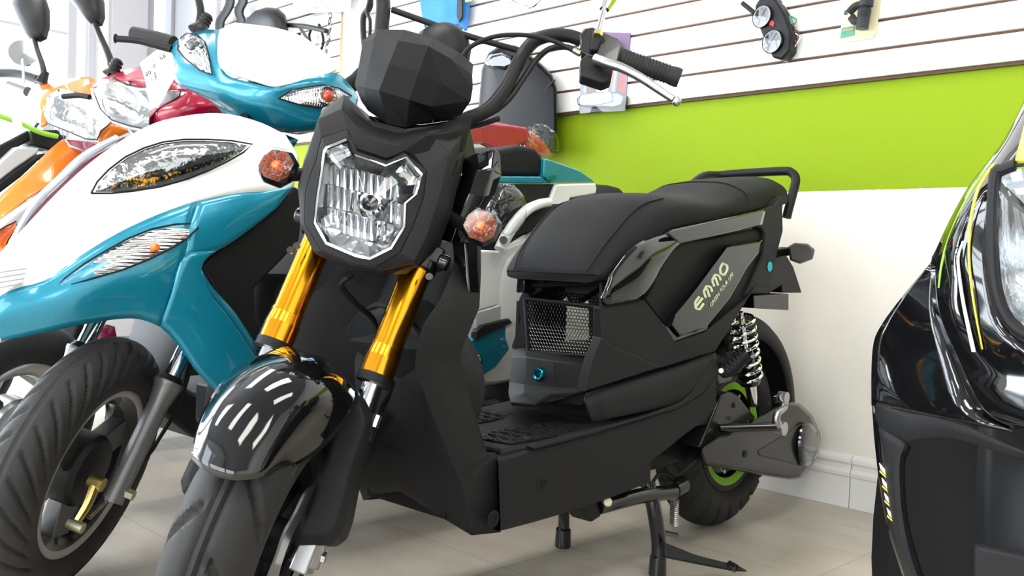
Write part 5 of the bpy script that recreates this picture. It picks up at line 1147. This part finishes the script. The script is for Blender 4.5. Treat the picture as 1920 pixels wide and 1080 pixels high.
# ================================================================== DARK SCOOTERS FARTHER LEFT
for i,(dw,lab,c1) in enumerate([(-2.14,'dark and silver scooter with round chrome lamp, left of the orange one','deep_black')]):
    Mm=MM@Matrix.Translation((-.22,dw,0)); Fm=Frame(Mm)
    r_=thing('scooter',lab,'scooter',Mm)
    T5=running_gear(r_,Fm,1.27,.24,.45,.40,.24,.10,.15,('soft_black',c1),rimmat='steel',detail=False,legmat='steel',drum=False)
    o_=T5.p(.08,0,.72 if i else .80); d_=T5.d(1,0,-.25).normalized()
    rows=[]
    for sk,z in((.26,1.0),):
        pass
    mk('headlamp_shell',*revolve(o_-d_*.09,d_,[(0,0),(.05,.01),(.078,.045),(.085,.09)],28),'steel',r_)
    mk('headlamp_ring',*revolve(o_,d_,[(.078,-.004),(.088,.0),(.090,.008),(.080,.012)],28,cap=False),'chrome',r_); mk('headlamp_lens',*revolve(o_,d_,[(.080,.004),(.06,.016),(0,.024)],24),'lens',r_)
    mk('headlamp_reflector',*revolve(o_,d_,[(.078,.0),(.05,-.04),(0,-.055)],24),'reflector',r_)
    mk('handlebar',*tube([T5.p(-.09,-.34,.84),T5.p(-.05,-.2,.86),T5.p(0,-.06,.80),T5.p(0,.06,.80),T5.p(-.05,.2,.86),T5.p(-.09,.34,.84)],.012,12,4),'chrome' if i==0 else 'soft_black',r_)
    for s in(1,-1): mk('hand_grip',*cyl(T5.p(-.07,.24*s,.855),T5.p(-.09,.37*s,.838),.017,16),'grey_paint' if i==0 else 'rubber',r_)
    mk('front_apron',*smoothgrid([[Fm.p(1.02,-.05,.86),Fm.p(1.05,0,.87),Fm.p(1.02,.05,.86)],[Fm.p(1.06,-.13,.74),Fm.p(1.14,0,.76),Fm.p(1.06,.13,.74)],[Fm.p(1.12,-.15,.60),Fm.p(1.26,0,.62),Fm.p(1.12,.15,.60)],[Fm.p(1.10,-.12,.48),Fm.p(1.22,0,.50),Fm.p(1.10,.12,.48)]],4,4),'soft_black' if i==0 else 'green_rim',r_,solid=.008)
    mk('apron_trim',*tube([Fm.p(1.03,.10,.83),Fm.p(1.13,.11,.74),Fm.p(1.20,.11,.62)],.012,10,4),'silver_paint',r_)
    if i==0:
        p=T5.at(43,100,'u',-.03)
        mk('mirror',*revolve(p,T5.d(1,.9,0).normalized(),[(0,-.010),(.04,-.008),(.052,0),(.050,.006),(0,.008)],28),'chrome',r_,)
        mk('mirror_stem',*tube([T5.at(42,112,'u',-.03),T5.at(44,130,'u',-.03),T5.at(45,157,'u',-.03)],.005,10,3),'chrome',r_)
        mk('saddlebag','','',None) if False else None
        mk('hand_rail',*tube([T5.at(-30,138,'u',-.1),T5.at(30,138,'u',-.1),T5.at(72,150,'u',-.1)],.018,12,4),'soft_black',r_)
    if i==0:
        def dp(nm,pts,w,mt): mk(nm,*flat(Fm,pts,'w',w,.10),mt,r_,bevel=.006,angle=.6)
        dp('front_cover',[(-30,300),(0,272),(55,243),(58,262),(20,284),(-30,320)],.10,'soft_black'); dp('front_cover',[(56,244),(110,243),(120,262),(96,282),(60,272)],.12,'soft_black')
        dp('silver_flank',[(-30,335),(0,303),(30,275),(75,277),(70,289),(30,316),(-30,362)],.13,'silver_paint'); dp('lower_flank',[(-30,364),(30,318),(72,290),(88,287),(40,332),(-30,385)],.14,'deep_black')
        mk('green_hose',*tube([Fm.at(-10,214,'w',.16),Fm.at(40,232,'w',.16),Fm.at(75,248,'w',.16),Fm.at(108,256,'w',.16)],.008,10,4),'green_rim',r_)
        mk('side_grip',*cyl(T5.at(52,172,'u',-.02),T5.at(18,160,'u',-.02),.018,16),'grey_paint',r_)
tg=thing('price_tag','narrow white paper tag hanging from a bar at the far left','tag',MOm)
mk('paper',*prism([T4.at(x,y,'u',.12) for x,y in [(16,190),(31,183),(42,238),(26,243)]],T4.d(-.0006,0,0)),'card_white',tg)
# ================================================================== BLACK AND YELLOW SCOOTER (right edge)
MYm=MM@Matrix.Translation((-.07,1.03,0)); MY=Frame(MM@Matrix.Translation((0,1.03,0)),MYm); MY2=Frame(MYm)
yl=thing('scooter','glossy black scooter with yellow stripes cut off by the right edge','scooter',MYm)
def sm(F,rows,name,mt,root,**k): return patch(F,rows,'s',name,mt,root,**k)
sm(MY,[[(1936,170,.93),(1950,172,.97),(1985,175,1.0)],[(1889,260,.93),(1900,262,.97),(1935,262,1.0)],[(1853,309,.93),(1868,312,.97),(1890,318,.99)],[(1822,349,.93),(1842,352,.97),(1866,352,.99)],[(1787,411,.93),(1812,415,.975),(1862,420,.99)],[(1760,469,.93),(1795,480,.98),(1862,490,1.0)],[(1751,491,.93),(1795,540,.98),(1868,550,1.01)],[(1753,558,.94),(1805,600,.99),(1885,610,1.02)],[(1764,602,.95),(1830,660,1.0),(1930,650,1.04)],[(1787,660,.96),(1870,715,1.02),(1990,690,1.08)],[(1835,763,.99),(1910,770,1.05),(2060,740,1.12)],[(1893,801,1.02),(1960,800,1.08),(2060,800,1.13)]],'front_panel','gloss_black',yl,nu=4,nv=3,angle=1.2)
sm(MY,[[(1751,491,.925),(1751,493,.926),(1752,495,.927)],[(1698,553,.915),(1725,556,.925),(1752,560,.935)],[(1658,607,.90),(1710,612,.925),(1762,606,.945)],[(1642,642,.89),(1700,660,.92),(1785,664,.955)],[(1638,700,.885),(1690,735,.925),(1830,765,.985)],[(1638,760,.89),(1700,770,.93),(1900,810,1.03)]],'lower_panel','gloss_black',yl,nu=4,nv=4,angle=1.2)
sm(MY,[[(1640,745,.89),(1700,774,.93),(1740,776,.95),(1812,798,.985),(1925,848,1.04),(2050,870,1.1)],[(1648,790,.89),(1702,800,.935),(1746,798,.955),(1810,812,.985),(1925,853,1.04),(2050,880,1.1)],[(1655,830,.885),(1704,832,.93),(1750,822,.95),(1812,825,.98),(1925,860,1.03),(2050,892,1.09)]],'wheel_arch','matte_black',yl,nu=3,nv=3,angle=1.2)
sm(MY,[[(1650,800,.89),(1690,825,.93),(1706,834,.925)],[(1660,860,.89),(1680,870,.93),(1692,875,.92)],[(1672,950,.89),(1686,965,.93),(1698,972,.92)],[(1692,1047,.89),(1706,1058,.93),(1722,1064,.92)],[(1715,1120,.89),(1740,1140,.93),(1756,1150,.92)]],'arch_side','matte_black',yl,nu=3,nv=3)
sm(MY,[[(1638,745,.885),(1645,760,.89),(1652,790,.892)],[(1646,847,.885),(1652,852,.89),(1662,856,.893)],[(1664,972,.885),(1670,972,.89),(1678,975,.893)],[(1697,1080,.885),(1703,1080,.89),(1710,1080,.893)]],'edge_panel','gloss_black',yl,nu=2,nv=3)
for k,(y,mt) in enumerate([(868,'card_white'),(896,'card_white'),(924,'card_white'),(952,'card_white')]):
    x=1648+(y-868)*.17; mk('edge_stripe',*flat(MY,[(x,y),(x+13,y+14),(x+15,y+26),(x+3,y+12)],'s',.896,.002),mt,yl)
    mk('edge_stripe',*flat(MY,[(x+1,y+14),(x+15,y+27),(x+15,y+30),(x+1,y+17)],'s',.8965,.002),'yellow_paint',yl)
# stripes and lamp
def band(pts,w0,w1,s,nm,mt,root=yl):
    n=len(pts); L=[];R=[]
    for i,(x,y,sv) in enumerate(pts):
        w=w0+(w1-w0)*i/(n-1); L.append((x-w/2,y,sv)); R.append((x+w/2,y,sv))
    rows=[[MY.at(*a[:2],'s',a[2]),MY.at(*b[:2],'s',b[2])] for a,b in zip(L,R)]; rows=[[r[0],r[1]] for r in rows]
    C0=cr([r[0] for r in rows],4); C1=cr([r[1] for r in rows],4)
    return mk(nm,*grid(list(zip(C0,C1))),mt,root,solid=.0012)
band([(1862,308,.985),(1835,353,.985),(1822,402,.987),(1817,456,.992),(1819,513,.998),(1828,580,1.006),(1842,655,1.014)],7,3,0,'yellow_stripe','yellow_paint')
band([(1806,452,.990),(1797,480,.992),(1798,510,.993),(1805,560,.998),(1815,610,1.004),(1826,660,1.010)],4,8,0,'pale_stripe','card_white')
band([(1850,318,.955),(1822,357,.955),(1795,410,.955),(1775,460,.957),(1765,500,.965),(1760,540,.97)],8,3,0,'green_stripe','green_rim')
mk('yellow_panel',*flat(MY,[(1926,205),(1918,238),(1901,303),(1990,312),(1990,205)],'s',1.03,.01),'yellow_paint',yl,bevel=.002)
lamp(MY,[(1868,330),(1900,312),(1960,308),(2050,320),(2080,450),(2060,580),(1990,640),(1925,622),(1890,592),(1868,530),(1862,430)],'s',1.03,yl,'headlamp',depth=.07,dome=.02,refl='reflector_rough')
mk('headlamp_bezel',*tube([MY.at(x,y,'s',1.032) for x,y in [(1903,309),(1880,318),(1866,330),(1861,430),(1866,530),(1886,592),(1922,625),(1990,645)]],.006,10,4),'soft_black',yl)
T6=running_gear(yl,MY2,.90,.24,.45,.10,.235,.11,.15,('gloss_black','yellow_paint'),rimmat='steel',detail=False,legmat='dark_steel')
# inner wheel well
rows=[]
for z,s,w in((.03,.72,.36),(.22,.75,.37),(.40,.78,.35),(.56,.83,.30)): rows.append([Vector((s-.06,-w,z)),Vector((s,-w*.6,z)),Vector((s+.01,0,z)),Vector((s,w*.6,z)),Vector((s-.06,w,z))])
mk('wheel_well',*smoothgrid(rows,3,3),'deep_black',yl,solid=.008)
# ================================================================== GOODS ON THE SLATWALL
YS=YB-.024
def wp(x,y,dy=0.0):
    d=ray(x,y); t=(YS-dy-CAM.y)/d.y; return CAM+d*t
def wflat(name,pts,dy,th,mt,root=None,bevel=0,**k): v,f=prism([wp(x,y,dy) for x,y in pts],(0,th,0)); return mk(name,v,f,mt,root,bevel=bevel,angle=.6,**k)
def wtube(name,pts,dy,r,mt,root=None,n=5,seg=10): return mk(name,*tube([wp(x,y,dy) for x,y in pts],r,seg,n),mt,root)
def wthing(name,label,cat,x,y,group=None): return wthing_(name,label,cat,group)
def wthing_(name,label,cat,group=None): return thing(name,label,cat,Matrix.Identity(4),group)
# U-lock in its package
t=wthing_('bicycle_lock','grey U-lock in a red and purple clear package hanging under the brake lever','lock')
wflat('card',[(1092,58),(1182,62),(1172,205),(1086,212)],.004,.003,'print_purple',t)
wflat('card_print',[(1100,100),(1178,95),(1168,203),(1150,205),(1146,120),(1112,122),(1108,175),(1098,178)],.006,.002,'print_red',t)
wflat('card_print',[(1118,140),(1142,138),(1140,172),(1118,176)],.007,.002,'card_white',t)
wtube('shackle',[(1098,182),(1102,120),(1110,85),(1132,76),(1154,86),(1158,120),(1152,175)],.022,.009,'grey_paint',t)
wflat('crossbar',[(1080,184),(1092,174),(1120,172),(1160,172),(1170,180),(1166,198),(1150,203),(1092,200),(1082,197)],.038,.030,'dark_steel',t,bevel=.006)
wflat('crossbar_plate',[(1096,182),(1112,174),(1145,173),(1148,190),(1120,197),(1092,197)],.041,.004,'steel',t,bevel=.002)
wflat('blister',[(1088,110),(1180,100),(1172,208),(1087,213)],.045,.001,'lens',t)
# instrument cluster
t=wthing_('instrument_cluster','black scooter gauge cluster with two round dials and loose wires on the wall','gauge')
cl=[(1415,10),(1425,-6),(1450,-8),(1470,25),(1482,60),(1480,95),(1466,112),(1448,108),(1436,85),(1424,55),(1414,30)]
wflat('case',cl,.050,.045,'soft_black',t,bevel=.006)
wflat('back_shell',[(1450,-5),(1466,5),(1476,30),(1482,70),(1484,100),(1470,116),(1462,108),(1478,80)],.020,.02,'card_white',t,bevel=.003)
for (cx,cy,rx,ry) in((1429,31,10.5,21),(1448,78,10,22)):
    c=wp(cx,cy,.052); R=(wp(cx,cy-ry,.052)-c).length*.93; ax_=Vector((-.15,-1,0)).normalized()
    mk('dial',*revolve(c,ax_,[(0,.0),(R*.88,.0),(R,.003),(R*1.02,0)],28),'card_white',t); mk('dial_ring',*revolve(c,ax_,[(R,.0),(R*1.08,.004),(R*1.12,-.004)],28,cap=False),'black_metal',t); mk('dial_glass',*revolve(c+ax_*.004,ax_,[(0,.002),(R,.0)],28),'tint_lens',t)
    for k in range(9): 
        a=math.radians(-130+k*32); q=Vector((math.sin(a)*.98,-.0,math.cos(a))); mk('dial_mark',*cyl(c+ax_*.002+q*R*.70,c+ax_*.002+q*R*.85,R*.028,4),'print_ink',t)
    mk('dial_needle',*cyl(c+ax_*.003,c+ax_*.003+Vector((.3,0,.6))*R,R*.03,4),'print_red',t)
wflat('warning_lamps',[(1444,35),(1452,42),(1450,50),(1442,46)],.053,.004,'print_red',t)
wtube('bracket',[(1392,6),(1402,14),(1414,24)],.03,.007,'soft_black',t)
mk('connector',*cyl(wp(1476,35,.02),wp(1484,48,.02),.010,10),'green_bulb',t)
for k,(pts,m_) in enumerate([([(1484,45),(1492,52),(1488,70),(1496,85)],'wire_orange'),([(1480,50),(1498,62),(1492,80),(1482,92)],'print_ink'),([(1482,30),(1494,38),(1486,50)],'wire_green'),([(1486,60),(1500,70),(1490,88)],'card_white'),([(1478,20),(1486,26),(1478,34)],'card_white')]): wtube('wire',pts,.02,.0018,m_,t,seg=6)
# blister card with black pump
t=wthing_('bicycle_light','black clip-on light in a yellow backed clear package on the wall','light')
wflat('card',[(1590,-20),(1654,-25),(1643,62),(1636,72),(1576,80),(1572,76)],.004,.003,'card_cream',t)
wflat('card_print',[(1578,52),(1602,48),(1602,66),(1575,72)],.006,.002,'green_bulb',t); wflat('card_print',[(1582,56),(1600,53),(1600,56),(1580,60)],.0075,.002,'wire_orange',t)
wflat('card_print',[(1583,20),(1590,18),(1588,28),(1582,28)],.006,.002,'print_ink',t)
rows=None
wtube('clamp',[(1592,24),(1604,12),(1618,10),(1626,20),(1618,36),(1604,40),(1596,32)],.030,.011,'soft_black',t)
mk('light_body',*cyl(wp(1621,18,.035),wp(1616,55,.035),.0165,18),'soft_black',t); mk('light_head',*cyl(wp(1628,-20,.035),wp(1624,12,.035),.018,18),'soft_black',t)
wflat('blister',[(1582,-20),(1650,-25),(1640,64),(1582,74)],.056,.001,'lens',t)
# clear/chrome part at the top
t=wthing_('chrome_guard','chrome curved part at the top of the slatwall above the handlebar','part')
wtube('rim',[(945,-14),(960,2),(980,12),(1000,12),(1018,-4)],.02,.008,'chrome',t); wflat('shell',[(955,-20),(965,2),(985,10),(1005,6),(1020,-20)],.03,.02,'lens',t,bevel=.003)
# blue jacket
t=wthing_('rain_jacket','bright blue folded jacket hanging behind the windscreen visor','jacket')
rows=[]; rnd=random.Random(8)
xs=[786,800,816,832,848,862,872,882]; ys=[-30,0,20,38,52]
for j,y in enumerate(ys):
    r=[]
    for i,x in enumerate(xs):
        yy=y+(0 if j<4 else [0,-4,2,5,0,-6,6,0][i]); r.append(wp(x+(3*j if i==0 else -j*1.5 if i==7 else 0),yy,.03+.022*math.sin(i/7*PI)+rnd.uniform(-.004,.006)))
    rows.append(r)
mk('cloth',*smoothgrid(rows,4,4),'blue_cloth',t,solid=.01)
wflat('strap',[(858,-30),(866,-30),(866,30),(860,42),(856,30)],.065,.006,'soft_black',t); wflat('label',[(872,-5),(884,-7),(884,2),(872,4)],.06,.004,'green_rim',t)
# sign plate
t=wthing_('price_sign','white sign plate with small grey print ending in a bold price match line','sign')
wflat('plate',[(540,-60),(662,-66),(656,20),(636,22),(552,26)],.055,.004,'card_white',t,bevel=.001)
def wtext(txt,x,y,x2,y2,hpx,mt,root,dy,name='print'):
    a=wp(x,y,dy); b=wp(x2,y2,dy); up=wp(x,y-hpx,dy)-a; L=(b-a).length
    o_=lettering(name,txt,a,b-a,up,up.length*1.35,mt,root); 
    # fit the width
    xs=[v.co for v in o_.data.vertices]; d=(b-a).normalized(); w=max((p-a).dot(d) for p in xs); k=L/w
    for v in o_.data.vertices: q=(v.co-a).dot(d); v.co+=d*(q*(k-1))
    return o_
wtext('Price Match Guaranteed',574,20,635,11,5.2,'print_ink',t,.0555); wtext('One Year Comprehensive Warranty',556,13,628,4,4.2,'dark_steel',t,.0555); wtext('Charging Time: 3 to 8 hours',556,6,612,-1,4.2,'dark_steel',t,.0555)
wtext('Battery 48V 20AH',556,-1,598,-6,4.2,'dark_steel',t,.0555)
# chain, rods, levers and straps left of the post
t=wthing_('lock_chain','chain of dark and silver links hanging below the sign plate','chain')
pts=[(619,24),(619,34),(617,44),(619,54),(615,64),(617,74),(613,84),(612,94),(610,104),(612,112)]
for i,(a,b) in enumerate(zip(pts,pts[1:])): 
    p,q=wp(*a,.03),wp(*b,.03); m_=(p+q)/2; d=(q-p)*.62; e=Vector((1,0,0))*.007 if i%2 else Vector((0,1,0))*.007
    loop=[m_-d,m_-d*.5+e,m_+d*.5+e,m_+d,m_+d*.5-e,m_-d*.5-e]; C=cr(loop,3,True); mk('chain_link',*tube(C+[C[0]],.003,6,smooth=False),'steel' if i%2==0 else 'dark_steel',t)
t=wthing_('display_hook','black peg rod sticking out between the mirror and the chain','hook')
mk('rod',*tube([wp(540,47,.10),wp(575,50,.10),wp(612,58,.10)],.011,12,3),'soft_black',t)
t=wthing_('brake_lever_set','black and chrome brake levers hanging beside the chain','brake lever')
wtube('lever',[(560,47),(568,60),(577,74),(586,88)],.05,.008,'grey_paint',t); wtube('lever',[(586,50),(580,66),(584,84),(590,92)],.05,.006,'soft_black',t); wtube('lever',[(598,46),(604,62),(606,80),(600,98)],.05,.0065,'soft_black',t); wtube('lever',[(592,46),(597,55),(596,70),(602,86)],.06,.005,'chrome',t); wtube('pivot',[(556,68),(562,64)],.05,.007,'soft_black',t)
for nm,lb,pts,mt_ in [('strap','left black strap hanging in front of the slatwall corner',[(424,-20),(432,0),(425,20),(413,40),(413,65)],'soft_black'),
                      ('strap','right twisted black strap beside the grey mirror dome',[(452,-20),(456,0),(448,20),(453,40),(446,62)],'soft_black')]:
    rows=[[wp(x-8,y,.06),wp(x-3,y,.072),wp(x+5,y+2,.068),wp(x+8,y+2,.06)] for x,y in pts]; o_=mk(nm,*smoothgrid(rows,2,4),mt_,None,solid=.006); tag(o_,lb,'strap')
# mirrors as goods
t=wthing_('scooter_mirror','dark grey domed mirror back showing above the white cowl cover','mirror')
pts=[(452,60),(460,38),(478,20),(500,13),(522,15),(535,28),(541,50),(540,62),(520,64),(480,64)]
c=(497,48); loops=[[wp(x,y,.10+dd) for x,y in scale2(pts,k,c)] for k,dd in((1,-.02),(1,0),(.9,.035),(.6,.06),(.25,.07))]
mk('shell',*grid(loops,True,True),'soft_black',t,angle=1)
# top case
t=wthing_('top_case','glossy black luggage case standing against the wall above the red tail','luggage case')
oc=[(897,200),(903,130),(915,100),(935,86),(965,84),(990,100),(1015,120),(1035,140),(1044,165),(1045,288),(900,288)]
loops=[[wp(x,y,.001+dd) for x,y in scale2(oc,k,(975,210))] for k,dd in((1,0),(1,.05),(.95,.068),(.55,.076))]
mk('shell',*grid(loops,True,True),'case_black',t,bevel=.008,angle=.5)
wtube('seam',[(1040,150),(1020,175),(1008,205),(1003,285)],.070,.004,'soft_black',t)
loops=[[wp(x,y,.072+dd) for x,y in pp] for pp,dd in(([(908,118),(918,102),(940,96),(962,104),(968,122),(950,132),(920,130)],0),([(914,116),(924,106),(940,102),(956,108),(960,120),(946,126),(924,125)],.03))]
mk('lid_badge',*grid(loops,True,True),'gloss_black',t,bevel=.004)
# black mast and straps left of the visor
t=wthing_('black_tubing','black bundle of tubing hanging beside the white post left of the visor','tubing')
wtube('tube_piece',[(690,-30),(694,10),(682,30),(681,60),(684,90)],.12,.014,'soft_black',t); wtube('tube_piece',[(700,-20),(688,20),(694,40),(692,85)],.13,.008,'soft_black',t)
